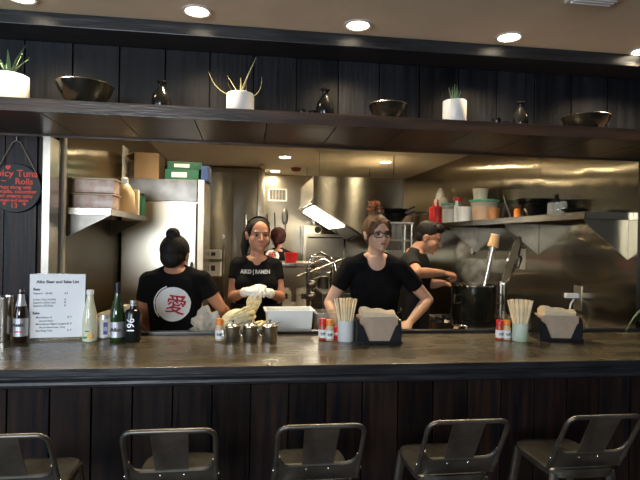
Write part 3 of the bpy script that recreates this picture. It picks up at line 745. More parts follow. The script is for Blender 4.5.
def legs(par, J, m, wide=1.0):
    a, R, f = frame(J); p = J['pelvis']; w = MB()
    R = Vector((R.x, R.y, 0)).normalized(); f = Vector((f.x, f.y, 0)).normalized()
    for s in (-1, 1):
        hip = p + R * s * .085 - Vector((0, 0, .04)); kn = Vector((hip.x, hip.y, .48)) + R * s * .01 + f * .03; an = Vector((kn.x, kn.y, .09)) - f * .04
        w.limb([hip, kn, an], [.092 * wide, .062 * wide, .046 * wide], 18)
    rings = []
    for dz, rx, ry in ((-.10, .15, .10), (0, .176, .126), (.06, .165, .122)):
        rings.append([p + Vector((0, 0, dz)) + R * rx * math.cos(q) + f * ry * math.sin(q) for q in [2 * math.pi * i / 24 for i in range(24)]])
    w.quad_faces(rings); fuse(w, 'trousers', MT[m], par, .012, 2)
    for s in (-1, 1):
        an = p + R * s * .095 - f * .01; w = MB()
        add_ball(w, Matrix.Translation(Vector((an.x, an.y, .0))) @ Matrix.Rotation(math.atan2(f.y, f.x), 4, 'Z'), (.05, 0, .045), (.13, .048, .044), 18); w.build('shoe', MT['shoe'], par)
def project(o, target, d=(0, 1, 0), off=.0015):
    """lay a flat print onto the cloth of the shirt it is printed on"""
    me = target.data; bv = BVHTree.FromPolygons([v.co[:] for v in me.vertices], [p.vertices[:] for p in me.polygons])
    d = Vector(d).normalized()
    bpy.context.view_layer.update()
    M = o.matrix_basis.copy()
    for v in o.data.vertices:
        p = M @ v.co; hit = bv.ray_cast(p - d * .6, d)
        if hit[0] is not None: p = hit[0] - d * off
        v.co = p
    o.matrix_basis = Matrix.Identity(4); o.data.update()
def dense(o, n=2):
    bm = bmesh.new(); bm.from_mesh(o.data); bmesh.ops.triangulate(bm, faces=bm.faces[:])
    for _ in range(n): bmesh.ops.subdivide_edges(bm, edges=[e for e in bm.edges if e.calc_length() > .006], cuts=1)
    bmesh.ops.triangulate(bm, faces=bm.faces[:]); bm.to_mesh(o.data); bm.free()
def make_person(label, root, J, H, skin, hd, shirt='shirt', wide=1.0, bust=0, cut=None, lipm='lip', browm='brow', sleeve=.6, body_hands=True, jaw=1.0, face=True):
    t = thing('person', label, 'person', root)
    J = {k: (v - root if isinstance(v, Vector) else v) for k, v in J.items()}
    H = Matrix.Translation(-root) @ H
    a, R, f = frame(J)
    w = MB(); torso(w, J, 0, wide); head(w, H, jaw)
    hb = H @ Vector((0, .018, -.055)); w.limb([J['neck'] - a * .03, J['neck'].lerp(hb, .5), hb], [.056 * wide, .047 * wide, .050 * wide], 20)
    for s, sg in (('L', -1), ('R', 1)):
        arm(w, J, s, wide); d, n, curl = hd[s]; hand(w, J['wr' + s] + d.normalized() * .008, d, n, sg, curl)
    b = fuse(w, 'body', MT[skin], t, .0047, 2)
    w = MB(); torso(w, J, .011, wide, bust, .95)
    for s in 'LR':
        sh, el = J['sh' + s], J['el' + s]; e = sh.lerp(el, sleeve)
        w.tube([sh, e], [.060 * wide, .057 * wide], 20); w.ball(sh, .060 * wide, 20)
    cuts = []
    if cut:
        for cc, rr in cut: cuts.append(MB().ball(J['neck'] + R * cc[0] + f * cc[1] + a * cc[2], rr, 28))
    sh_ = fuse(w, 'shirt', MT[shirt], t, .008, 2, cuts)
    legs(t, J, 'trousers', wide)
    if face: face_parts(t, H, lipm, browm)
    return t, J, H, b, sh_

# woman seen from behind, calligraphy print on her back
Y = 3.22; rt = at(176, 240, Y); rt.z = 0
J = dict(pelvis=V(rt.x + .0, Y + .03, .86), neck=at(175, 268, Y + .02), shL=at(149, 281, Y + .01), shR=at(202, 280, Y + .01), elL=at(142, 317, Y + .06), wrL=at(152, 330, Y + .24), elR=at(221, 308, Y + .05), wrR=at(230, 317, Y + .20))
H = head_M(at(175.5, 256.5, Y + .05), 180 - 14, 14, 0, 1.02)
t, J, H, b, st = make_person('woman seen from behind in black shirt with white circle print', rt, J, H, 'skin_b', dict(L=(V(.5, .8, -.2), V(0, 0, -1), .5), R=(V(.4, .9, -.1), V(0, 0, -1), .6)), wide=.97, sleeve=.52, face=True, cut=[((0, -.05, .05), .085)])
w = MB(); hair_cap(w, H, .0, .003); add_ball(w, H, (.0, .075, .118), (.043, .040, .040), 20)
fuse(w, 'hair', MT['hair_black'], t, .006, 2)
def disc(par, c, R, name, m, hole=0, a0=0, a1=2 * math.pi, seg=64, wob=.0):
    w = MB(); rings = []; n = 8
    for j in range(n + 1):
        r = hole + (R - hole) * j / n
        rings.append([Vector((c.x + (r + (wob * math.sin(9 * q) + wob * .7 * math.sin(23 * q) if j == n else 0)) * math.cos(q), c.y, c.z + r * math.sin(q))) for q in [a0 + (a1 - a0) * i / seg for i in range(seg + 1)]])
    w.quad_faces(rings, close=False, cap=False); o = w.build(name, m, par); return o
c = at(172, 305, Y - .12) - rt
o = disc(t, c, .100, 'back_print', MT['print_white'], wob=.0012); project(o, st, (0, 1, 0), .0022)
o = disc(t, c, .112, 'brush_arc', MT['print_white'], hole=.1045, a0=1.9, a1=3.9, wob=.001); project(o, st, (0, 1, 0), .0022)
o = words('愛', .118, MT['print_red'], t, (c.x + .010, c.y, c.z - .044), rot=(math.pi / 2, .2, 0), name='calligraphy', bold=.0014); dense(o, 2); project(o, st, (0, 1, 0), .0040)

# woman shaping noodles, white gloves
Y = 3.66; rt = at(257, 240, Y); rt.z = 0
J = dict(pelvis=V(rt.x, Y + .03, .92), neck=at(257, 257, Y), shL=at(274.5, 266, Y - .01), shR=at(238, 265, Y - .01), elL=at(280.5, 297, Y - .05), wrL=at(269, 293, Y - .30), elR=at(232.5, 297, Y - .05), wrR=at(246, 292, Y - .30))
H = head_M(at(258.5, 235, Y - .04), 12, 3, 0, 1.0)
hdL = (V(-.8, -.5, .25), V(-.35, .3, -.7), .75); hdR = (V(.8, -.5, .3), V(.35, .3, -.7), .75)
t, J, H, b, st = make_person('woman in black lettered shirt shaping dough in white gloves', rt, J, H, 'skin_b', dict(L=hdL, R=hdR), bust=1, wide=.93, sleeve=.45, cut=[((0, .085, .012), (.045, .05, .062)), ((0, .03, .04), .082)], lipm='lip_pale', jaw=1.12)
w = MB(); hair_cap(w, H, -.002, .001); fuse(w, 'hair', MT['hair_black'], t, .005, 2)
w = MB(); P_ = lambda *p: H @ Vector(p)
w.tube([P_(-.02, .09, .05), P_(-.05, .12, .0), P_(-.075, .09, -.09), P_(-.08, .06, -.17)], [.035, .038, .03, .012], 14); w.build('ponytail', MT['hair_black'], t)
w = MB(); w.tube([P_(-.079, .02, .03), P_(-.072, .002, .085), P_(-.035, -.010, .117), P_(0, -.015, .126), P_(.035, -.010, .117), P_(.072, .002, .085), P_(.079, .02, .03)], .006, 8, .6); w.build('headband', MT['shirt'], t)
for s, sg, (d, n, cu) in (('L', -1, hdL), ('R', 1, hdR)):
    w = MB(); hand(w, J['wr' + s] + d.normalized() * .008, d, n, sg, cu, .0026); e_ = J['el' + s]; q = J['wr' + s]
    w.tube([q.lerp(e_, .12), q, q + d.normalized() * .02], [.033, .029, .028], 18)
    fuse(w, 'glove', MT['glove'], t, .0045, 1)
c = at(255.5, 274, Y - .15) - rt
o = words('AIKO | RAMEN', .036, MT['print_white'], t, (c.x, c.y, c.z), name='shirt_lettering', bold=.0014, sx=.84); dense(o, 1); project(o, st, (0, 1, 0), .0025)
w = MB(); a, R, f = frame(J)     # apron hanging from the waist
rings = []
for tz, k in ((.42, .018), (.1, .02), (-.1, .024), (-.9, .03)):
    cc = J['pelvis'] + (J['neck'] - J['pelvis']) * tz if tz > 0 else J['pelvis'] + Vector((0, 0, tz * .45))
    rings.append([cc + R * (.165 + k) * math.cos(q) + f * (.12 + k) * math.sin(q) for q in [-.1 + (math.pi + .2) * i / 20 for i in range(21)]] + [cc + R * (.158 + k) * math.cos(q) + f * (.113 + k) * math.sin(q) for q in [-.1 + (math.pi + .2) * i / 20 for i in range(20, -1, -1)]])
w.quad_faces(rings); w.build('apron', MT['apron'], t)
glove_t = (J, rt)

# woman with glasses leaning on the prep table
Y = 3.36; rt = at(377, 240, Y); rt.z = 0
J = dict(pelvis=V(rt.x + .02, Y + .10, .88), neck=at(375, 254, Y - .04), shL=at(398.5, 266.5, Y - .06), shR=at(350, 266, Y - .05), elL=at(428, 300, Y + .02), wrL=at(410, 322, Y - .20), elR=at(329.5, 303, Y - .02), wrR=at(341, 331, Y - .24))
H = head_M(at(377.5, 234, Y - .09), 11, 2, -3, 1.0)
t, J, H, b, st = make_person('woman wearing black-framed glasses and plain black scoop-neck shirt', rt, J, H, 'skin_c', dict(L=(V(-.55, -.6, -.30), V(-.3, .1, -1), .35), R=(V(.35, -.8, -.2), V(.2, 0, -1), .35)), bust=1, sleeve=.58, wide=1.0, cut=[((0, .085, .0), (.070, .07, .085)), ((0, .03, .04), .088)], jaw=1.08)
w = MB(); hair_cap(w, H, .0, .003); add_ball(w, H, (0, .03, .13), (.045, .045, .035), 20)
P_ = lambda *p: H @ Vector(p)
for s in (-1, 1): w.tube([P_(s * .05, -.045, .085), P_(s * .077, -.035, .04), P_(s * .078, -.022, -.01), P_(s * .072, -.012, -.05)], [.012, .011, .007, .003], 10)
fuse(w, 'hair', MT['hair_brown'], t, .005, 1)
rnd = random.Random(3)
for nm, mm, n_, lo, hi in (('messy_bun', 'hair_brown', 60, .025, .055), ('bun_tips', 'hair_tip', 60, .035, .075)):
    w = MB()
    for i in range(n_):
        a1, b1 = rnd.uniform(0, 6.28), rnd.uniform(-.2, 1.5); rr = rnd.uniform(lo, hi)
        c0 = Vector((0, .03, .155)); dv = Vector((math.cos(a1) * math.cos(b1), math.sin(a1) * math.cos(b1), math.sin(b1))) * rr
        q = Vector((-dv.y, dv.x, rnd.uniform(-.02, .02))) * rnd.uniform(-1, 1)
        w.tube([H @ (c0 - dv * .2 - q * .4), H @ (c0 + dv * .8), H @ (c0 + dv * 1.0 + q * .7)], [.009, .006, .001], 6)
    w.build(nm, MT[mm], t)
g = MB()
for s in (-1, 1):
    pts = []
    for i in range(17):
        q = 2 * math.pi * i / 16; ca, sa = math.cos(q), math.sin(q); k = (abs(ca) ** 3 + abs(sa) ** 3) ** (-1 / 3)
        pts.append(P_(s * .032 + .0265 * k * ca, -.094 + .012 * ((.032 * s + .0265 * k * ca) / .06) ** 2, -.001 + .0165 * k * sa))
    g.tube(pts, .0026, 8)
    g.tube([P_(s * .0585, -.084, .006), P_(s * .078, -.05, .006), P_(s * .082, .005, .004)], .0022, 6)
g.tube([P_(-.006, -.094, .004), P_(0, -.097, .006), P_(.006, -.094, .004)], .0024, 6); g.build('glasses', MT['glasses'], t)
w = MB(); a, R, f = frame(J); rings = []
for tz, k in ((.40, .016), (.1, .02), (-.1, .024), (-.9, .03)):
    cc = J['pelvis'] + (J['neck'] - J['pelvis']) * tz if tz > 0 else J['pelvis'] + Vector((0, 0, tz * .45))
    rings.append([cc + R * (.165 + k) * math.cos(q) + f * (.12 + k) * math.sin(q) for q in [-.1 + (math.pi + .2) * i / 20 for i in range(21)]] + [cc + R * (.158 + k) * math.cos(q) + f * (.113 + k) * math.sin(q) for q in [-.1 + (math.pi + .2) * i / 20 for i in range(20, -1, -1)]])
w.quad_faces(rings); w.build('apron', MT['apron'], t)

# man at the stock pot, in profile
Y = 4.0; rt = at(414, 240, Y); rt.z = 0
J = dict(pelvis=V(rt.x - .02, Y, .90), neck=at(415.5, 249, Y), shR=at(410, 262, Y - .17), shL=at(419, 262, Y + .17), elR=at(418, 273, Y - .40), wrR=at(442, 273, Y - .30), elL=at(430, 284, Y + .14), wrL=at(444, 283, Y + .10))
H = head_M(at(429, 238, Y - .03), 64, 20, 0, 1.03)
t, J, H, b, st = make_person('man in profile in a dark shirt reaching over the stock pot', rt, J, H, 'skin_d', dict(R=(V(1, .15, -.12), V(0, .3, -1), 1.0), L=(V(1, -.2, -.25), V(0, 0, -1), .5)), shirt='shirt_man', wide=1.04, sleeve=.62, cut=[((0, .02, .045), .08)], lipm='lip_pale', jaw=1.08)
w = MB(); add_ball(w, H, (0, .02, .046), (.080, .094, .084), 28); add_ball(w, H, (0, .055, .0), (.066, .048, .06), 24); add_ball(w, H, (0, -.045, .092), (.062, .046, .036), 20)
for i in range(24):
    a1 = i * 2.4; r_ = .06 * math.sqrt(i / 24); p0 = Vector((math.cos(a1) * r_, -.01 + math.sin(a1) * r_ * 1.1, .118 - r_ * .35)); w.tube([H @ p0, H @ (p0 + Vector((math.cos(a1) * .006, -.012, .017)))], [.010, .004], 6)
fuse(w, 'hair', MT['hair_black'], t, .005, 1)
w = MB(); a, R, f = frame(J); rings = []
for tz, k in ((.45, .018), (.1, .02), (-.1, .03), (-.9, .05)):
    cc = J['pelvis'] + (J['neck'] - J['pelvis']) * tz if tz > 0 else J['pelvis'] + Vector((0, 0, tz * .45))
    rings.append([cc + R * (.17 + k) * math.cos(q) + f * (.12 + k) * math.sin(q) for q in [-.1 + (math.pi + .2) * i / 20 for i in range(21)]] + [cc + R * (.163 + k) * math.cos(q) + f * (.113 + k) * math.sin(q) for q in [-.1 + (math.pi + .2) * i / 20 for i in range(20, -1, -1)]])
w.quad_faces(rings); w.build('apron', MT['apron'], t)

# worker far back, turned away
Y = 6.75; rt = at(279, 240, Y); rt.z = 0
J = dict(pelvis=V(rt.x, Y, .84), neck=at(278.5, 249, Y), shL=at(265.5, 255, Y + .05), shR=at(291, 256, Y - .03), elL=at(262, 274, Y + .08), wrL=at(270, 280, Y + .28), elR=at(294, 276, Y + .06), wrR=at(284, 280, Y + .26))
H = head_M(at(278, 239, Y + .04), 190, 20, 0, 1.08)
t, J, H, b, st = make_person('distant worker with reddish hair turned away at the back', rt, J, H, 'skin_b', dict(L=(V(.3, .9, -.2), V(0, 0, -1), .5), R=(V(-.3, .9, -.2), V(0, 0, -1), .5)), wide=.92, sleeve=.6)
w = MB(); hair_cap(w, H, 0, .014); w.tube([H @ Vector(p_) for p_ in ((0, .08, .03), (.03, .11, -.02), (.05, .10, -.09), (.05, .08, -.14))], [.05, .045, .035, .012], 12); fuse(w, 'hair', MT['hair_maroon'], t, .008, 2)
c = at(272.5, 256.5, Y - .12) - rt
o = disc(t, c, .085, 'back_print', MT['print_white'], wob=.001); project(o, st, (0, 1, 0), .0025)
o = words('愛', .11, MT['print_red'], t, (c.x, c.y, c.z - .04), name='calligraphy', bold=.002); dense(o, 1); project(o, st, (0, 1, 0), .005)

# ------------------------------------------------------------------ kitchen, near: prep table and what lies on it
ZT = .99
t = thing('prep_table', 'long stainless prep table directly behind the bar counter', 'table', (0, 0, 0))
MB().box(XL + .02, XR - .05, 2.99, 3.19, ZT - .03, ZT, bev=.003).build('table_top', MT['steel'], t, smooth=False)
for x in (XL + .08, -.1, 1.0, XR - .12):
    for y in (3.02, 3.16): MB().cyl((x, y, 0), .018, ZT - .03, 16).build('leg', MT['steel'], t)
MB().box(XL + .06, XR - .1, 3.01, 3.17, .25, .27).build('undershelf', MT['steel'], t, smooth=False)
def onprep(px, Y=3.09, py=325): q = at(px, py, Y); return Vector((q.x, Y, ZT + .0005))
def open_tub(name, label, cat, c, W, D, H, m, rz=0, parts=None):
    t = thing(name, label, cat, c, rz); k = .9; w = MB()
    def R4(sx, sy, z): return [Vector((-sx, -sy, z)), Vector((sx, -sy, z)), Vector((sx, sy, z)), Vector((-sx, sy, z))]
    w.quad_faces([R4(W / 2 * k, D / 2 * k, 0), R4(W / 2, D / 2, H), R4(W / 2 + .012, D / 2 + .012, H), R4(W / 2 + .012, D / 2 + .012, H - .008), R4(W / 2 + .010, D / 2 + .010, H - .008), R4(W / 2 + .010, D / 2 + .010, H - .002), R4(W / 2 - .004, D / 2 - .004, H - .002), R4(W / 2 * k - .004, D / 2 * k - .004, .005)])
    w.build('tub_body', MT[m], t, smooth=False); return t
open_tub('food_tub', 'large empty translucent food tub left of the woman with glasses', 'tub', onprep(288.5, 3.09), .265, .165, .182, 'tub', .03)
t = open_tub('food_tub', 'smaller dark tub behind the spice bottle pair', 'tub', onprep(325.5, 3.10), .125, .15, .165, 'clear_plastic', 0)
MB().ball((0, 0, .06), (.06, .06, .05), 20).build('dark_filling', MT['black_glaze'], t)
def lump(name, label, cat, c, r, m, seed=0, amp=.25, freq=18, grp=None, seg=36):
    w = MB(); t = bmesh.new(); bmesh.ops.create_uvsphere(t, u_segments=seg, v_segments=seg * 2 // 3, radius=1)
    from mathutils import noise
    for v in t.verts:
        p = Vector((v.co.x * r[0], v.co.y * r[1], v.co.z * r[2])); n = noise.noise(p * freq + Vector((seed, seed * 2, 0))); p *= 1 + amp * n
        p.z = max(p.z, -r[2] * .55) + r[2] * .55; v.co = p
    w.add(t); o = w.build(name, MT[m], None); o.location = c; o.name = name
    return tag(o, label, cat, grp)
def noodle_nest(label, c, r, seed, n=26):
    rnd = random.Random(seed); t = thing('noodle_pile', label, 'noodles', c)
    w = MB(); add_ball(w, Matrix.Identity(4), (0, 0, r[2] * .42), (r[0] * .98, r[1] * .98, r[2] * .50), 24); w.build('dough_core', MT['dough'], t)
    w = MB()
    for i in range(n):
        ax = rnd.uniform(0, 6.28); tl = rnd.uniform(-.7, .7); rr = rnd.uniform(.6, 1.0); pts = []
        for k in range(13):
            q = ax + k * .42; x = math.cos(q) * r[0] * rr; y = math.sin(q) * r[1] * rr; z = r[2] * (.5 + .42 * math.sin(q * 1.0 + tl * 3) * (1.15 - rr) * 1.4 + .30 * tl)
            pts.append((x, y, max(.008, z)))
        w.tube(pts, .0065, 6)
    w.build('strands', MT['noodle'], t); return t
noodle_nest('heaped pale noodles behind the steel sauce pots', onprep(237.5, 3.07), (.105, .07, .20), 5, 40)
noodle_nest('lower noodle heap between the big heap and the empty tub', onprep(259, 3.09), (.05, .06, .12), 9, 22)
# noodle held in the gloves
J_, r_ = glove_t; a = at(257, 289, 3.33); b = at(251, 314, 3.30)
w = MB()
for i in range(9):
    o_ = (i - 4) * .0062; w.tube([a + Vector((o_ * .8, 0, .02)), a.lerp(b, .5) + Vector((o_ * 1.5, .006 * math.sin(i * 2), 0)), b + Vector((o_ * .8, 0, 0))], [.008, .011, .006], 8)
o = w.build('noodle_bundle', MT['noodle'], None); tag(o, 'hanging bundle of noodles held in white gloves', 'noodles')
lump('plastic_bag', 'crumpled clear plastic bag beside the noodle heap', 'bag', onprep(207, 3.08), (.085, .06, .115), 'bag', 3, .55, 30, seg=70)
lump('flour_sack', 'crumpled cream paper sack behind the green bottle', 'bag', onprep(119, 3.08), (.12, .08, .125), 'bag_cream', 8, .55, 9)
def board(label, px, Y, W, D, rz, m='board_wood', h=.03):
    o = MB().box(-W / 2, W / 2, -D / 2, D / 2, 0, h, bev=.004).build('cutting_board', MT[m], None); o.location = onprep(px, Y); o.rotation_euler = (0, 0, rz); return tag(o, label, 'cutting board')
board('tan wooden board behind the left napkin dispenser', 443, 3.09, .28, .17, .05, h=.042)
board('tan board right of the steel cup, before the stock pot', 484, 3.09, .14, .17, 0, h=.042)
board('pale board under the back-printed shirt at the left', 157, 3.08, .20, .16, 0, 'cardboard_light', h=.04)
t = thing('steel_cup', 'small steel cup standing between two tan boards', 'cup', onprep(460.5, 3.05)); R = .04
MB().lathe([(R, 0), (R, .078), (R * 1.06, .082), (R * .96, .08), (R * .94, .01), (0, .01)], seg=32).build('cup_body', MT['steel'], t)
t = thing('small_bowl', 'small steel bowl beside the leaning woman\'s hand', 'bowl', onprep(419, 3.06)); R = .045
MB().lathe([(R * .5, 0), (R, .045), (R * .96, .045), (0, .006)], seg=28).build('bowl_body', MT['steel'], t)

# leafy plant at the right edge
t = thing('potted_plant', 'green strap-leaved plant arching in at the right edge', 'potted plant', onbarY(668, 2.72))
MB().lathe([(.05, 0), (.065, .1), (.06, .1), (.055, .09), (0, .09)], seg=28).build('pot', MT['black_glaze'], t)
for (x1, z1, x2, z2, r_) in [(-.17, .26, -.29, -.05, .010), (-.10, .22, -.20, .02, .010), (.04, .32, .10, .15, .011), (-.12, .28, -.14, .12, .009)]:
    pts = leafpts((0, 0, .09), (x1, -.01, z1), (x2, -.02, z2 + .06)); MB().tube(pts, [r_ * (.6 + .8 * math.sin(math.pi * min(1, i / 9 + .1))) * (1 - .75 * (i / 9) ** 3) for i in range(10)], 8, .35).build('leaf', MT['aloe'], t)

# ------------------------------------------------------------------ left: wall shelf, refrigerator
ya = atx(62, 208, XL + .003).y; ya = 3.10; xf = at(111, 208, ya).x; zl = at(80, 208, ya).z
t = thing('wall_shelf', 'stainless wall shelf holding the stacked plastic containers', 'shelf', (0, 0, 0))
yb = 4.18
MB().box(XL + .001, xf, ya, yb, zl - .006, zl).build('shelf_plate', MT['steel'], t, smooth=False)
MB().box(XL + .001, xf, ya, ya + .004, zl - .035, zl - .006).box(xf - .004, xf, ya, yb, zl - .035, zl - .006).build('lip', MT['steel'], t, smooth=False)
for y in (ya + .03, yb - .1): MB().prism([(XL + .001, zl - .036), (xf - .01, zl - .036), (XL + .001, zl - .16)], 'y', y, y + .004).build('gusset', MT['steel_dark'], t, smooth=False)
for x in (.25, .75): MB().ball((XL + (xf - XL) * x, ya - .001, zl - .02), (.007, .003, .007), 10).build('screw', MT['chrome'], t)
ZL = zl + .0005
def onleft(px, Y): return Vector((at(px, 200, Y).x, Y, ZL))
def container(c, W, D, H, m_food, label, rz=0, lid='white_metal'):
    t = thing('food_container', label, 'container', c, rz)
    MB().box(-W / 2, W / 2, -D / 2, D / 2, 0, H - .008, bev=.008).build('container_body', MT['clear_plastic'], t)
    MB().box(-W / 2 + .006, W / 2 - .006, -D / 2 + .006, D / 2 - .006, .005, H * .9, bev=.008).build('food', MT[m_food], t)
    MB().box(-W / 2 - .004, W / 2 + .004, -D / 2 - .004, D / 2 + .004, H - .008, H, bev=.002).build('lid', MT[lid], t); return t
cc = onleft(88, 3.26); cc.x = XL + .124
cc.y = 3.235
container(cc, .228, .15, .088, 'pink_food', 'lower clear container of pink food on the left shelf', lid='jug')
container(cc + Vector((.004, .0, .0887)), .228, .15, .088, 'pink_food', 'upper clear container of pink food on the left shelf', .02, lid='jug')
t = thing('plastic_jug', 'tan plastic squeeze jug right of the stacked containers', 'jug', onleft(124.5, 3.66))
MB().lathe([(.062, 0), (.068, .01), (.066, .13), (.036, .185), (.02, .2), (0, .2)], seg=32).build('jug_body', MT['jug'], t)
MB().lathe([(.024, .195), (.024, .23), (.016, .238), (0, .238)], seg=20).build('cap', MT['cup_white'], t)
t = thing('carton', 'narrow pale carton with red mark beside the tan jug', 'carton', Vector((xf - .062, 3.92, ZL)), .1)
MB().box(-.05, .05, -.06, .06, 0, .18, bev=.002).build('carton_body', MT['cardboard_light'], t); MB().box(.0, .035, -.0610, -.0602, .11, .155).build('red_mark', MT['red_plastic'], t, smooth=False)
t = thing('green_folder', 'thin green packet standing at the far end of the left shelf', 'packet', Vector((xf - .012, 4.06, ZL)))
MB().box(-.008, .008, -.07, .07, 0, .15, bev=.002).build('packet_body', MT['green_box'], t); MB().ball((.0, -.03, .158), (.02, .03, .012), 14).build('black_clip', MT['rubber'], t)

yf = 4.30; x0 = XL + .02; x1 = at(203, 240, yf).x; ztop = at(160, 178, yf).z
t = thing('refrigerator', 'tall stainless refrigerator behind the back-printed shirt', 'refrigerator', ((x0 + x1) / 2, yf + .38, 0))
W = (x1 - x0) / 2
MB().box(-W, W, -.32, .38, .12, ztop, bev=.004).build('cabinet', MT['steel'], t, smooth=False)
dr = MB().box(-W + .004, W - .055, -.38, -.322, .16, ztop - .19, bev=.006).build('door', MT['steel_flat'], t, smooth=False)
MB().tube([(W - .085, -.382, .95), (W - .085, -.425, .98), (W - .085, -.425, 1.35), (W - .085, -.382, 1.38)], .010, 8).build('handle', MT['black_paint'], dr)
MB().box(-W + .004, W - .055, -.365, -.322, ztop - .18, ztop - .005, bev=.004).build('grille_panel', MT['steel_dark'], t, smooth=False)
MB().box(W - .045, W, -.37, -.322, .13, ztop - .003, bev=.003).build('side_trim', MT['white_metal'], t, smooth=False)
MB().box(W - .055, W - .046, -.36, -.322, .13, ztop - .19).build('door_gasket', MT['rubber'], t, smooth=False)
for x in (-W + .06, W - .06):
    for y in (-.27, .32): MB().cyl((x, y, 0), .022, .12, 16).build('foot', MT['steel_dark'], t)
def card(name, label, cat, x0_, y0_, x1_, y1_, Y, D, m, z=None, rz=0, extra=None):
    a = at(x0_, y1_, Y); b = at(x1_, y0_, Y); z0 = z if z is not None else a.z; W = b.x - a.x; H = b.z - a.z if z is None else b.z - z
    t = thing(name, label, cat, ((a.x + b.x) / 2, Y + D / 2, z0), rz)
    MB().box(-W / 2, W / 2, -D / 2, D / 2, 0, H, bev=.003).build('box_body', MT[m], t); return t, W, H, D
zt = ztop + .0005
t, W_, H_, D_ = card('cardboard_box', 'open brown cardboard box on the refrigerator', 'box', 134, 153, 159, 177, 4.40, .3, 'cardboard', zt)
MB().prism([(-W_ / 2, H_), (-W_ / 2 - .07, H_ - .03), (-W_ / 2 - .07, H_ - .034), (-W_ / 2, H_ - .004)], 'y', -D_ / 2, D_ / 2).build('flap', MT['cardboard'], t, smooth=False)
t, W_, H_, D_ = card('cardboard_box', 'pale upright box left of the brown box on the refrigerator', 'box', 111, 145, 123, 177, 4.40, .2, 'white_metal', zt)
for i, (a_, b_, c_, d_, m_, lb) in enumerate([(165, 170, 199, 177.5, 'green_box', 'lower green film box on the refrigerator'), (167, 162.5, 201, 170, 'green_box', 'upper green film box on the refrigerator'), (201.5, 166, 209, 177.5, 'blue_box', 'dark blue box right of the green film boxes')]):
    if i == 1: t, W_, H_, D_ = card('film_box', lb, 'box', a_, b_, c_, d_, 4.40, .25, m_, zt + hh + .001, .02)
    else: t, W_, H_, D_ = card('film_box', lb, 'box', a_, b_, c_, d_, 4.40, .25, m_, zt, -.02)
    if i == 0: hh = H_
    if i < 2: MB().box(-W_ * .3, W_ * .15, -D_ / 2 - .0012, -D_ / 2 - .0004, H_ * .25, H_ * .72).build('pale_label', MT['white_label'], t, smooth=False)
# small wire rack with boxes, between the refrigerator and the woman in gloves
Y = 5.2; a = at(205, 300, Y); b = at(223, 245, Y)
t = thing('wire_rack', 'narrow metal rack with white boxes beside the refrigerator', 'rack', ((a.x + b.x) / 2, Y, 0)); W = (b.x - a.x) / 2
for sx in (-1, 1):
    for y in (0, .35): MB().cyl((sx * W, y, 0), .011, 1.95 if sx < 0 else 1.62, 12).build('post', MT['chrome'], t)
for z in (.3, .8, at(212, 276, Y).z, at(212, 259, Y).z):
    MB().box(-W, W, 0, .35, z - .012, z).build('rack_shelf', MT['steel'], t, smooth=False)
for zz, hh, lb in [(at(212, 276, Y).z, .135, 'white box on the narrow rack, lower one'), (at(212, 259, Y).z, .085, 'white box on top of the narrow rack')]:
    q = thing('white_box', lb, 'box', ((a.x + b.x) / 2, Y + .15, zz + .0005)); MB().box(-W * .75, W * .75, -.12, .12, 0, hh, bev=.004).build('box_body', MT['cup_white'], q); MB().box(-W * .4, W * .1, -.1215, -.1205, hh * .35, hh * .75).build('box_print', MT['ink'], q, smooth=False)
c = at(205, 232, Y - .02); t = thing('brass_funnel', 'small brass cone hanging beside the refrigerator', 'funnel', c)
MB().lathe([(.035, -.09), (.012, .03), (.008, .10), (.0, .10), ], seg=20).build('cone', MT['brass'], t); MB().tube([(0, 0, .1), (0, .01, .13), (a.x - c.x, .02, .14)], .004, 6).build('hook', MT['brass'], t)

# ------------------------------------------------------------------ back wall
def onback(px, py): q = at(px, py, YB - .002); return q
a, b = onback(268, 201), onback(287, 189)
t = thing('wall_vent', 'white louvred air vent high on the back wall', 'vent', ((a.x + b.x) / 2, YB - .001, (a.z + b.z) / 2)); W, H = (b.x - a.x) / 2, (b.z - a.z) / 2
fr = MB().box(-W, W, -.035, -.001, -H, H, bev=.005); fr.build('vent_body', MT['white_metal'], t)
MB().box(-W + .02, W - .02, -.038, -.0352, -H + .02, H - .02).build('dark_opening', MT['steel_dark'], t, smooth=False)
w = MB()
for i in range(6): w.box(-W + .02 + i * (2 * W - .05) / 5, -W + .024 + i * (2 * W - .05) / 5, -.046, -.0385, -H + .02, H - .02)
w.build('grille', MT['white_metal'], t, smooth=False)
for px, py0, py1, nm, lb, m_ in [(267, 214, 245, 'spatula', 'black spatula hanging on the back wall by the cooler', 'rubber'), (274.5, 213, 240, 'skimmer', 'dark skimmer hanging on the back wall, middle tool', 'rubber'), (285, 211, 240, 'ladle', 'long curved ladle hanging rightmost on the back wall', 'steel_dark')]:
    a, b = onback(px, py1), onback(px, py0); t = thing(nm, lb, 'utensil', (b.x, YB - .03, a.z)); L_ = b.z - a.z
    MB().tube([(0, 0, 0), (.01, -.005, L_ * .5), (0, 0, L_)], .008, 8).build('handle', MT[m_], t)
    MB().ball((0, 0, L_ * .12 if nm != 'ladle' else L_ * .8), (.05, .015, .075 if nm != 'ladle' else .12), 16).build('head', MT[m_], t)
    MB().cyl((0, .0, L_ - .004), .006, .01).tube([(0, .0, L_), (0, .029, L_ + .005)], .004, 6).build('hook', MT['chrome'], t)
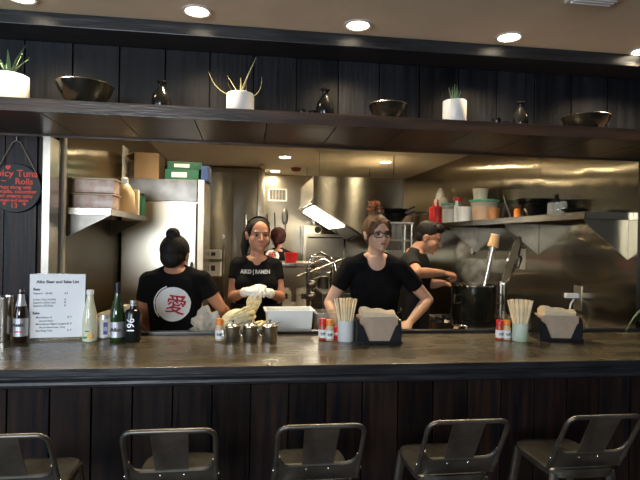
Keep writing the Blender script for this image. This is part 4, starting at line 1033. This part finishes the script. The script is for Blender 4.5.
# back prep table with buckets
Y = 5.9; a, b = at(284, 268, Y), at(313, 264, Y); ztb = at(298, 263, Y).z
t = thing('steel_table', 'stainless table with undershelf at the back of the kitchen', 'table', ((a.x + b.x) / 2, Y + .3, 0)); W = (b.x - a.x) / 2 + .03
MB().box(-W, W, -.3, .3, ztb - .05, ztb, bev=.006).build('table_top', MT['steel'], t)
MB().box(-W + .02, W * .45, -.296, -.29, ztb - .27, ztb - .055, bev=.002).build('drawer_front', MT['steel_flat'], t, smooth=False)
zsh = at(298, 308, Y).z
MB().box(-W, W, -.28, .28, zsh - .025, zsh).build('undershelf', MT['steel'], t, smooth=False)
for sx in (-1, 1):
    for sy in (-1, 1): MB().cyl((sx * (W - .03), sy * .25, 0), .018, ztb - .05, 12).build('leg', MT['steel'], t)
for px, lb in [(284.5, 'white plastic bucket under the back table, left one'), (303, 'white bucket with dark mark under the back table, right one')]:
    q = at(px, 300, Y + .08); t = thing('bucket', lb, 'bucket', (q.x, Y + .1, zsh + .0005))
    MB().lathe([(.075, 0), (.088, .27), (.095, .275), (.095, .295), (.08, .295), (.07, .01), (0, .01)], seg=28).build('bucket_body', MT['bucket'], t)
    MB().tube([(.092, 0, .27), (.08, -.06, .16), (0, -.10, .12), (-.08, -.06, .16), (-.092, 0, .27)], .003, 6).build('handle', MT['steel'], t)
    MB().box(-.03, .03, -.0862, -.083, .10, .16).build('mark', MT['ink'], t, smooth=False)
a, b = at(285, 262, Y + .1), at(298, 253, Y + .1)
t = thing('red_tray', 'red plastic basket on the back table', 'basket', ((a.x + b.x) / 2, Y + .2, ztb + .0005)); W = (b.x - a.x) / 2
MB().quad_faces([[Vector((sx * W * k, sy * .09 * k, z)) for sx, sy in ((-1, -1), (1, -1), (1, 1), (-1, 1))] for k, z in ((.8, 0), (1, .11), (.95, .11), (.76, .01))]).build('basket_body', MT['red_plastic'], t, smooth=False)

# ------------------------------------------------------------------ exhaust hood
yh0, yh1 = 5.7, 7.1
A = at(313, 203, yh0); Bp = at(386, 250, yh0); xr = at(402, 240, yh0).x
t = thing('exhaust_hood', 'big stainless exhaust hood with a lit sloping underside', 'hood', (0, 0, 0))
w = MB()
for hx in (at(313, 176, yh0).x + .08, xr - .08):
    for hy in (yh0 + .1, yh1 - .1): w.cyl((hx, hy, at(313, 176, yh0).z - .01), .006, ZK - at(313, 176, yh0).z + .009, 8)
w.build('hanger_rods', MT['steel_dark'], t)
zk = at(313, 176, yh0).z
MB().prism([(A.x, zk), (A.x, A.z), (Bp.x, Bp.z), (xr, Bp.z), (xr, zk)], 'y', yh0, yh1, bev=.003).build('canopy', MT['steel_hood'], t, smooth=False)
dv = (Bp - A); dv.y = 0; dv.normalize(); nn = Vector((-dv.z, 0, dv.x)); nn = nn if nn.z < 0 else -nn
Lb = (Bp - A).length
w = MB(); P0 = A + dv * .01 + nn * .012; P1 = A + dv * (Lb - .01) + nn * .012
def fl(o, m_): return [tuple((p.x, p.z)) for p in o]
w.prism([(P0.x, P0.z), (P1.x, P1.z), (P1.x - nn.x * .010, P1.z - nn.z * .010), (P0.x - nn.x * .010, P0.z - nn.z * .010)], 'y', yh0 + .05, yh1 - .05); w.build('filter_bank', MT['chrome'], t, smooth=False)
w = MB(); L0, L1 = A + dv * .035 + nn * .014, A + dv * .44 + nn * .014
w.prism([(L0.x, L0.z), (L1.x, L1.z), (L1.x + nn.x * .02, L1.z + nn.z * .02), (L0.x + nn.x * .02, L0.z + nn.z * .02)], 'y', yh0 + .06, yh1 - .25); w.build('glow_panel', mat('underside_glow', (1, .88, .66), .4, emit=9), t, smooth=False)  # glowing panel stands in for the brightly lit steel underside
MB().prism([(A.x - .03, A.z), (A.x, A.z), (A.x, A.z + .05), (A.x - .03, A.z + .012)], 'y', yh0, yh1).build('front_gutter', MT['steel'], t, smooth=False)
# cooking line under the hood
t = thing('range_counter', 'dark steel cooking range standing under the exhaust hood', 'range', (1.27, 6.35, 0))
zr = .98
MB().box(-.42, .6, -.5, .5, .1, zr, bev=.006).build('range_body', MT['steel_dark'], t, smooth=False)
MB().box(-.42, .6, .44, .5, zr, zr + .38, bev=.004).build('backsplash', MT['steel'], t, smooth=False)
MB().box(-.30, .5, -.506, -.5, .3, .75, bev=.002).build('oven_door', MT['steel'], t, smooth=False)
for x in (-.3, -.1, .1, .3): MB().cyl((0, 0, 0), .022, .03, 16, M=Matrix.Translation((x, -.5, .88)) @ Matrix.Rotation(math.pi / 2, 4, 'X')).build('knob', MT['black_paint'], t)
for x in (-.36, .54):
    for y in (-.42, .42): MB().cyl((x, y, 0), .025, .1, 12).build('foot', MT['steel_dark'], t)
def pot(name, label, c, R, H, m='steel', lid=False, handles=True):
    t = thing(name, label, 'pot', c)
    MB().lathe([(R * .96, 0), (R, .01), (R, H), (R * 1.03, H + .006), (R * .96, H), (R * .95, .012), (0, .01)], seg=36).build('pot_body', MT[m], t)
    if lid: MB().lathe([(R * 1.01, H + .007), (R * .8, H + .02), (0, H + .03)], seg=36).build('lid', MT[m], t); MB().ball((0, 0, H + .045), (.02, .02, .014), 12).build('lid_knob', MT['rubber'], t)
    if handles:
        for s in (-1, 1): MB().tube([(s * R, -.04, H * .8), (s * (R + .035), -.03, H * .8), (s * (R + .035), .03, H * .8), (s * R, .04, H * .8)], .006, 8).build('handle', MT['chrome'], t)
    return t
pot('stock_pot', 'pale stock pot under the hood, right behind the woman with glasses', (at(341, 260, 6.0).x, 6.0, zr + .0005), .13, .28, 'steel')
pot('stock_pot', 'lidded steel pot on the range under the hood', (1.50, 6.10, zr + .0005), .14, .22, 'steel', True)
pot('sauce_pan', 'small steel pan at the left end of the range', (.95, 6.5, zr + .0005), .07, .14, 'steel_dark')
# tall tap and pipes by the range
t = thing('pot_filler_tap', 'curved steel tap arching over the range', 'tap', (.80, 6.35, zr + .0005))
MB().cyl((0, 0, 0), .03, .03, 20).build('tap_base', MT['chrome'], t)
MB().tube([(0, 0, .02), (0, 0, .22), (.03, -.02, .33), (.13, -.05, .37), (.22, -.08, .32), (.25, -.09, .22)], .013, 10).build('spout', MT['chrome'], t)
MB().tube([(0, 0, .12), (.09, -.03, .15)], .008, 8).build('lever', MT['chrome'], t)
t = thing('mixer_stand', 'dark dishwashing spray stand left of the range', 'spray tap', (at(308, 300, 5.40).x, 5.40, 0))
MB().cyl((0, 0, 0), .12, .02, 24).cyl((0, 0, .02), .02, 1.26, 14).build('stand_post', MT['steel_dark'], t)
MB().tube([(0, 0, 1.26), (.02, 0, 1.4), (.12, 0, 1.45), (.26, -.02, 1.38), (.30, -.03, 1.2)], .012, 10).build('spring_hose', MT['chrome'], t)
MB().tube([(-.12, .02, 1.20), (.05, .0, 1.26), (.34, -.04, 1.38)], .010, 8).build('cross_arm', MT['steel'], t)
for z in (1.0, 1.12): MB().ball((.03, -.03, z), (.06, .05, .045), 16).build('valve', MT['steel_dark'], t)
# hanging pans and tools on a rail under the shelf left of the man
# ------------------------------------------------------------------ right wall: shelf and what stands on it
xs_ = XR - .33; zsf = 1.788
Ya = atx(425, 222, xs_).y; Yb_ = 3.02
t = thing('wall_shelf', 'long stainless wall shelf of condiments on the right wall', 'shelf', (0, 0, 0))
MB().box(xs_, XR - .001, Yb_, 7.2, zsf - .006, zsf).build('shelf_plate', MT['steel'], t, smooth=False)
MB().box(xs_, xs_ + .004, Yb_, 7.2, zsf - .045, zsf - .006).box(xs_, XR - .001, Yb_, Yb_ + .004, zsf - .045, zsf - .006).build('lip', MT['steel'], t, smooth=False)
for y in (3.06, 4.1, 5.3, 6.5): MB().prism([(XR - .001, zsf - .046), (xs_ + .02, zsf - .046), (xs_ + .05, zsf - .09), (XR - .001, zsf - .30)], 'y', y, y + .005).build('gusset', MT['steel_flat' if y < 3.5 else 'steel_dark'], t, smooth=False)
ZR = zsf + .0005
def onright(px, dx=0.15):
    q = atx(px, 215, xs_ + dx); return Vector((q.x, q.y, ZR))
def deli(px, R, H, body, lid, label, dx=.15, fill=None, z=0):
    t = thing('deli_container', label, 'container', onright(px, dx) + Vector((0, 0, z)))
    H *= .84
    MB().lathe([(R * .82, 0), (R, H * .96), (R * .97, H * .96), (R * .78, .006), (0, .006)], seg=28).build('container_body', MT[body], t)
    if fill: MB().lathe([(R * .76, .008), (R * .88, H * .72), (0, H * .72)], seg=24).build('filling', MT[fill], t)
    if lid: MB().lathe([(R * 1.05, H * .94), (R * 1.05, H), (R * .9, H * 1.02), (0, H * 1.01)], seg=28).build('lid', MT[lid], t)
    return t
deli(390.5, .075, .28, 'tub', 'lid_blue', 'tall cloudy jar at the far end of the right shelf', .12)
deli(403, .14, .27, 'clear_plastic', 'lid_blue', 'wide clear tub with blue lid on the right shelf', .16, 'spice_tan')
deli(450.5, .10, .26, 'clear_plastic', 'lid_green', 'green-lidded tub right of the red squeeze bottles', .15, 'cup_white')
deli(464.5, .085, .19, 'cup_white', None, 'open white pint tub between two green-lidded tubs', .10)
deli(484, .135, .24, 'clear_plastic', 'lid_green', 'wide green-lidded tub of brown sauce on the right shelf', .17, 'sauce_brown')
deli(494, .05, .13, 'sauce_brown', None, 'small amber jar right of the wide green-lidded tub', .10)
for i, (px, lb) in enumerate([(433.5, 'red squeeze bottle, further of the pair behind the man'), (437.5, 'red squeeze bottle, nearer of the pair behind the man')]):
    t = thing('squeeze_bottle', lb, 'bottle', onright(px, .10)); MB().lathe([(.045, 0), (.05, .02), (.05, .17), (.02, .21), (.016, .22), (.004, .29), (0, .29)], seg=24).build('bottle_body', MT['sauce_red'], t); MB().lathe([(.052, .17), (.052, .195), (.022, .215), (0, .215)], seg=24).build('cap', MT['sauce_red'], t)
t = thing('red_lid_jar', 'clear jar with a bright red lid among the green lids', 'jar', onright(457.5, .24)); MB().lathe([(.045, 0), (.045, .24), (.04, .25), (0, .25)], seg=24).build('jar_body', MT['clear_plastic'], t); MB().cyl((0, 0, .25), .05, .04, 24).build('lid', MT['red_plastic'], t)
t = thing('white_bottle', 'slim white bottle in front of the red-lidded jar', 'bottle', onright(456.5, .07)); MB().lathe([(.024, 0), (.026, .01), (.026, .17), (.014, .2), (.014, .225), (0, .225)], seg=20).build('bottle_body', MT['white_metal'], t)
lump('plastic_bag', 'white plastic bag piled behind the red squeeze bottles', 'bag', onright(440, .235) , (.085, .13, .28), 'bag', 5, .35, 8)
deli(480, .075, .14, 'cardboard_light', None, 'cream cup stack on the wide green-lidded tub', .17, z=.2065)
# black tongs, bowls, glass jars
c = onright(508, .15); t = thing('folded_tongs', 'black folded tongs standing upright left of the nested black bowls', 'tongs', c)
MB().tube([(0, -.06, .012), (.0, .02, .12), (.0, .075, .21)], [.016, .017, .013], 10).build('handle', MT['rubber'], t); MB().tube([(0, .09, .012), (0, .05, .09), (0, .03, .13)], [.014, .015, .01], 10).build('stand', MT['rubber'], t)
c = onright(534, .16)
for i, (R, lb) in enumerate([(.115, 'bottom one of the nested black bowls on the shelf'), (.128, 'middle one of the nested black bowls on the shelf'), (.140, 'top one of the nested black bowls on the shelf')]):
    t = thing('black_bowl', lb, 'bowl', c + Vector((0, 0, i * .034)), 0); H = .075
    MB().lathe([(R * .5, 0), (R * .7, .012), (R, H), (R * .97, H), (R * .62, .016), (0, .012)], seg=36).build('bowl_body', MT['black_glaze'], t)
t = thing('orange_bottle', 'small orange jar left of the nested black bowls', 'jar', onright(517, .05)); MB().lathe([(.022, 0), (.024, .05), (.016, .07), (0, .07)], seg=18).build('jar_body', MT['orange_plastic'], t)
for i, px in enumerate((551, 557.5, 563)):
    t = thing('glass_jar', ['clear glass jar beside the nested black bowls', 'middle one of the three clear glass jars', 'clear glass jar beside the low black dish'][i], 'jar', onright(px, .10 + .03 * (i == 1)), 0, 'clear glass jars on the right shelf'); R = .026
    MB().lathe([(R * .8, 0), (R, .01), (R, .075), (R * .8, .085), (R * .85, .092), (R * .7, .092), (R * .68, .084), (R * .86, .074), (R * .86, .01), (0, .008)], seg=24).build('jar_body', MT['glass_clear'], t)
t = thing('pepper_mill', 'black mill standing behind the clear glass jars', 'pepper mill', onright(556.5, .24)); MB().lathe([(.03, 0), (.032, .02), (.018, .08), (.026, .13), (.012, .15), (.02, .165), (0, .18)], seg=24).build('mill_body', MT['black_glaze'], t)
t = thing('black_dish', 'low black dish at the near end of the right shelf', 'dish', onright(576, .15)); MB().lathe([(.06, 0), (.1, .035), (.095, .035), (.05, .008), (0, .008)], seg=32).build('dish_body', MT['black_glaze'], t)
# wok pans on the far shelf end
# ------------------------------------------------------------------ stove and stock pot beside the man
pc = at(476, 300, 3.75); zs_ = at(476, 323, 3.62).z
t = thing('soup_stove', 'low steel stove carrying the big dark stock pot', 'stove', (pc.x + .05, 3.87, 0))
MB().box(-.235, XR - pc.x - .07, -.30, .42, .1, zs_ - .03, bev=.006).build('stove_body', MT['steel'], t, smooth=False)
w = MB()
for i in range(5): w.box(-.2, .2, -.22 + i * .1, -.205 + i * .1, zs_ - .03, zs_ - .002)
w.build('grate', MT['black_paint'], t, smooth=False)
for x in (-.14, 0, .14): MB().cyl((0, 0, 0), .022, .03, 16, M=Matrix.Translation((x, -.30, zs_ - .14)) @ Matrix.Rotation(math.pi / 2, 4, 'X')).build('knob', MT['black_paint'], t)
for x in (-.19, .3):
    for y in (-.24, .34): MB().cyl((x, y, 0), .025, .1, 12).build('foot', MT['steel_dark'], t)
ztp = at(476, 287, 3.58).z; R = 23.5 / 525 * 3.78
t = thing('stock_pot', 'large glossy dark stock pot of broth in front of the man', 'pot', (pc.x, 3.80, zs_ - .0015))
H = ztp - zs_
MB().lathe([(R * .95, 0), (R * .98, .012), (R * .98, H * .97), (R * 1.03, H), (R * .96, H), (R * .94, .015), (0, .012)], seg=48).build('pot_body', MT['bowl_glaze'], t)
MB().lathe([(R * .955, H * .985), (R * 1.035, H * .985), (R * 1.035, H * 1.012), (R * .955, H * 1.012), (R * .955, H * .985)], seg=48).build('rim_band', MT['chrome'], t)
MB().lathe([(0, H * .84), (R * .95, H * .84), (R * .95, H * .86), (0, H * .86)], seg=40).build('broth', MT['dough'], t)
for s in (-1, 1):
    a_ = math.radians(-90 + 62 * s); cxx, cyy = math.cos(a_) * R, math.sin(a_) * R
    MB().tube([(cxx * .98, cyy * .98, H * .72), (cxx * 1.25, cyy * 1.25, H * .74), (cxx * 1.28, cyy * 1.28, H * .52), (cxx * .98, cyy * .98, H * .5)], .008, 8).build('handle', MT['chrome'], t)
# pan with handle beside pot
a, b = at(446, 297, 3.55), at(433, 304, 3.5)
t = thing('frying_pan', 'steel handled pan left of the dark stock pot', 'pan', (at(441, 308, 3.55).x, 3.47, ZT - .2)); t.location.z = at(441, 308, 3.5).z
t.location = Vector((at(441, 309, 3.62).x, 3.62, zs_ - .0295)); 
MB().lathe([(.07, 0), (.09, .045), (.086, .045), (.065, .006), (0, .006)], seg=32).build('pan_body', MT['steel_dark'], t); MB().tube([(-.02, -.085, .04), (-.03, -.13, .07), (-.11, -.2, .10)], .009, 8).build('handle', MT['chrome'], t)
# immersion blender standing in the pot with paper cup over its grip
a = at(483.5, 289, 3.80); b = at(493, 246, 3.80); dvv = (b - a).normalized()
t = thing('immersion_blender', 'long steel immersion blender standing in the stock pot', 'blender', a - dvv * .12); 
pts = [dvv * s_ for s_ in (0, .12)]; LL = (b - a).length + .12
MB().tube([dvv * 0, dvv * .03], [.028, .022], 16).build('blade_guard', MT['chrome'], t)
MB().tube([dvv * .03, dvv * (LL * .6)], .013, 12).build('shaft', MT['chrome'], t)
MB().tube([dvv * (LL * .6), dvv * (LL + .05)], [.021, .024], 14).build('motor_grip', MT['steel'], t)
cpp = b + dvv * .052
t = thing('paper_cup', 'brown paper cup upside down on the immersion blender', 'cup', cpp - dvv * .06)
t.rotation_mode = 'QUATERNION'; t.rotation_quaternion = dvv.to_track_quat('Z', 'Y')
MB().lathe([(.040, .0), (.042, .003), (.033, .093), (.031, .095), (.031, .092), (.038, .001), (.040, 0)], seg=32).cyl((0, 0, .09), .031, .004, 32).build('cup_body', MT['cork'], t)
MB().lathe([(.034, .093), (.034, .098), (.028, .098), (.028, .093), (.034, .093)], seg=32).build('cup_rim', MT['white_metal'], t)
# big lid leaning behind the pot
a, b = at(504, 284, 3.95), at(519, 237, 3.95); cc = (a + b) / 2; dd = (b - a); RL = dd.length / 2
t = thing('pot_cover', 'big round steel lid leaning upright behind the stock pot', 'lid', cc); 
ax = Vector((.95, -.29, .0)); ax = (ax - dd.normalized() * ax.dot(dd.normalized())).normalized(); Mq = ax.to_track_quat('Z', 'Y').to_matrix().to_4x4()
MB().lathe([(RL, 0), (RL * 1.01, .006), (RL * .96, .014), (RL * .5, .03), (0, .035)], seg=48, M=Mq).build('lid_disc', MT['steel'], t)
MB().lathe([(RL * .97, -.004), (RL * 1.03, -.004), (RL * 1.03, .006), (RL * .97, .006), (RL * .97, -.004)], seg=48, M=Mq).build('rim_bead', MT['chrome'], t)
w = MB(); w.tube([Mq @ Vector((0, -.05, .03)), Mq @ Vector((0, -.04, .07)), Mq @ Vector((0, .04, .07)), Mq @ Vector((0, .05, .03))], .007, 8); w.build('handle', MT['rubber'], t)
q = at(505, 300, 3.98)
t = thing('steel_cylinder', 'tall steel canister right of the stock pot under the lid', 'canister', (at(503, 300, 3.98).x, 4.02, zs_ - .0295)); MB().lathe([(.045, 0), (.045, at(503, 283, 3.95).z - zs_ + .03), (.04, at(503, 283, 3.95).z - zs_ + .032), (.04, .01), (0, .01)], seg=28).build('canister_body', MT['steel'], t)
# things fixed on the right wall
def onwall(px, py): return atx(px, py, XR - .0005)
c = onwall(522, 259); t = thing('wall_switch', 'small pale switch plate under the right shelf', 'switch', c)
MB().box(-.008, 0, -.06, .06, -.09, .09, bev=.003).build('plate', MT['white_trim'], t); MB().box(-.016, -.008, -.012, .012, -.03, .03, bev=.002).build('toggle', MT['rubber'], t)
c = onwall(578, 298); t = thing('wall_outlet', 'steel outlet plate with white plug above the right dispenser', 'outlet', c)
MB().box(-.006, 0, -.045, .045, -.09, .09, bev=.002).build('plate', MT['steel_flat'], t)
MB().box(-.10, -.006, -.02, .02, .0, .035, bev=.006).build('plug', MT['white_metal'], t)
MB().tube([(-.035, 0, -.01), (-.07, -.02, -.04), (-.09, -.03, -.12), (-.06, -.02, -.24)], .006, 8).build('cable', MT['white_metal'], t)
c = onwall(473, 251); t = thing('round_gauge', 'small round white dial on the dark right wall', 'dial', c)
MB().cyl((0, 0, 0), .04, .012, 24, M=Matrix.Rotation(-math.pi / 2, 4, 'Y')).build('dial_body', MT['steel'], t); MB().cyl((0, 0, .0122), .033, .002, 24, M=Matrix.Rotation(-math.pi / 2, 4, 'Y')).build('dial_face', MT['white_label'], t)
# equipment shelf with black wok pans behind the two cooks
Y = 5.3; a, b = at(384, 226, Y), at(410, 222, Y); zz = at(397, 222, Y).z
t = thing('equipment_rack', 'steel over-shelf carrying black pans between the two cooks', 'rack', ((a.x + b.x) / 2, Y + .1, 0)); W = (b.x - a.x) / 2 + .03
MB().box(-W, W, -.14, .14, zz - .02, zz, bev=.003).build('rack_shelf', MT['steel'], t, smooth=False)
MB().box(-W, W, -.14, .14, zz - .20, zz - .18).build('lower_shelf', MT['steel'], t, smooth=False)
for sx in (-1, 1):
    for sy in (-.12, .12): MB().cyl((sx * (W - .015), sy, 0), .012, zz - .02, 10).build('post', MT['steel'], t)
for i, lb in enumerate(['lower black pan stacked behind the woman with glasses', 'upper black pan stacked behind the woman with glasses']):
    q = thing('wok_pan', lb, 'pan', ((a.x + b.x) / 2 , Y + .1, zz + .0005 + i * .05)); MB().lathe([(.07, 0), (.14, .09), (.136, .09), (.065, .006), (0, .006)], seg=32).build('pan_body', MT['black_glaze'], q); MB().tube([(.12, -.03, .075), (.2, -.08, .12)], .009, 8).build('handle', MT['rubber'], q)

# faint steam rising off the broth
m = bpy.data.materials.new('steam'); m.use_nodes = True; N = m.node_tree.nodes; L = m.node_tree.links
N.remove(N['Principled BSDF']); vo = N.new('ShaderNodeVolumeScatter'); vo.inputs['Color'].default_value = (.95, .95, .95, 1)
tc = N.new('ShaderNodeTexCoord'); nz = N.new('ShaderNodeTexNoise'); nz.inputs['Scale'].default_value = 7; nz.inputs['Detail'].default_value = 3; L.new(tc.outputs['Object'], nz.inputs['Vector'])
mr = N.new('ShaderNodeMapRange'); mr.inputs['From Min'].default_value = .48; mr.inputs['From Max'].default_value = .75; mr.inputs['To Max'].default_value = 5; L.new(nz.outputs['Fac'], mr.inputs['Value'])
L.new(mr.outputs['Result'], vo.inputs['Density']); L.new(vo.outputs['Volume'], N['Material Output'].inputs['Volume'])
w = MB(); add_ball(w, Matrix.Identity(4), (0, 0, .10), (.14, .12, .12), 24); add_ball(w, Matrix.Identity(4), (-.03, 0, .26), (.09, .08, .12), 24)
o = w.build('steam', m, None); o.location = (pc.x - .02, 3.80, ztp - .01); tag(o, 'faint steam rising from the dark stock pot', 'steam', kind='stuff')

# noodle steamer cabinet on the rear table line, seen left of the woman with glasses
Y = 7.35; a, b = at(303, 275, Y), at(346, 226, Y)
t = thing('steamer_cabinet', 'tall boxy stainless steamer against the back wall by the hood', 'steamer', ((a.x + b.x) / 2, Y, 0)); W = (b.x - a.x) / 2
MB().box(-W, W, 0, .5, .08, b.z, bev=.008).build('cabinet', MT['steel_hood'], t)
for k, (z0, z1) in enumerate([(.2, .75), (.78, 1.18), (1.21, b.z - .12)]):
    d_ = MB().box(-W + .03, W - .03, -.022, -.0005, z0, z1, bev=.006).build('door', MT['steel_flat'], t, smooth=False)
    MB().tube([(-W + .06, -.023, z1 - .05), (-W + .06, -.05, z1 - .05), (W - .06, -.05, z1 - .05), (W - .06, -.023, z1 - .05)], .009, 8).build('handle', MT['chrome'], d_)
MB().cyl((0, 0, 0), .045, .02, 24, M=Matrix.Translation((-W * .35, 0, b.z - .06)) @ Matrix.Rotation(math.pi / 2, 4, 'X')).build('gauge', MT['rubber'], t)
for x in (-W + .05, W - .05):
    for y in (.06, .44): MB().cyl((x, y, 0), .025, .08, 12).build('foot', MT['steel_dark'], t)
c = thing('sheet_pans', 'steel hotel pan on top of the back steamer cabinet', 'pan', ((a.x + b.x) / 2 + .05, Y + .22, b.z + .0005))
MB().quad_faces([[Vector((sx * .2 * k, sy * .14 * k, z)) for sx, sy in ((-1, -1), (1, -1), (1, 1), (-1, 1))] for k, z in ((.85, 0), (1, .1), (.96, .1), (.82, .008))]).build('pan_body', MT['steel'], c, smooth=False)
c.name = 'hotel_pan'
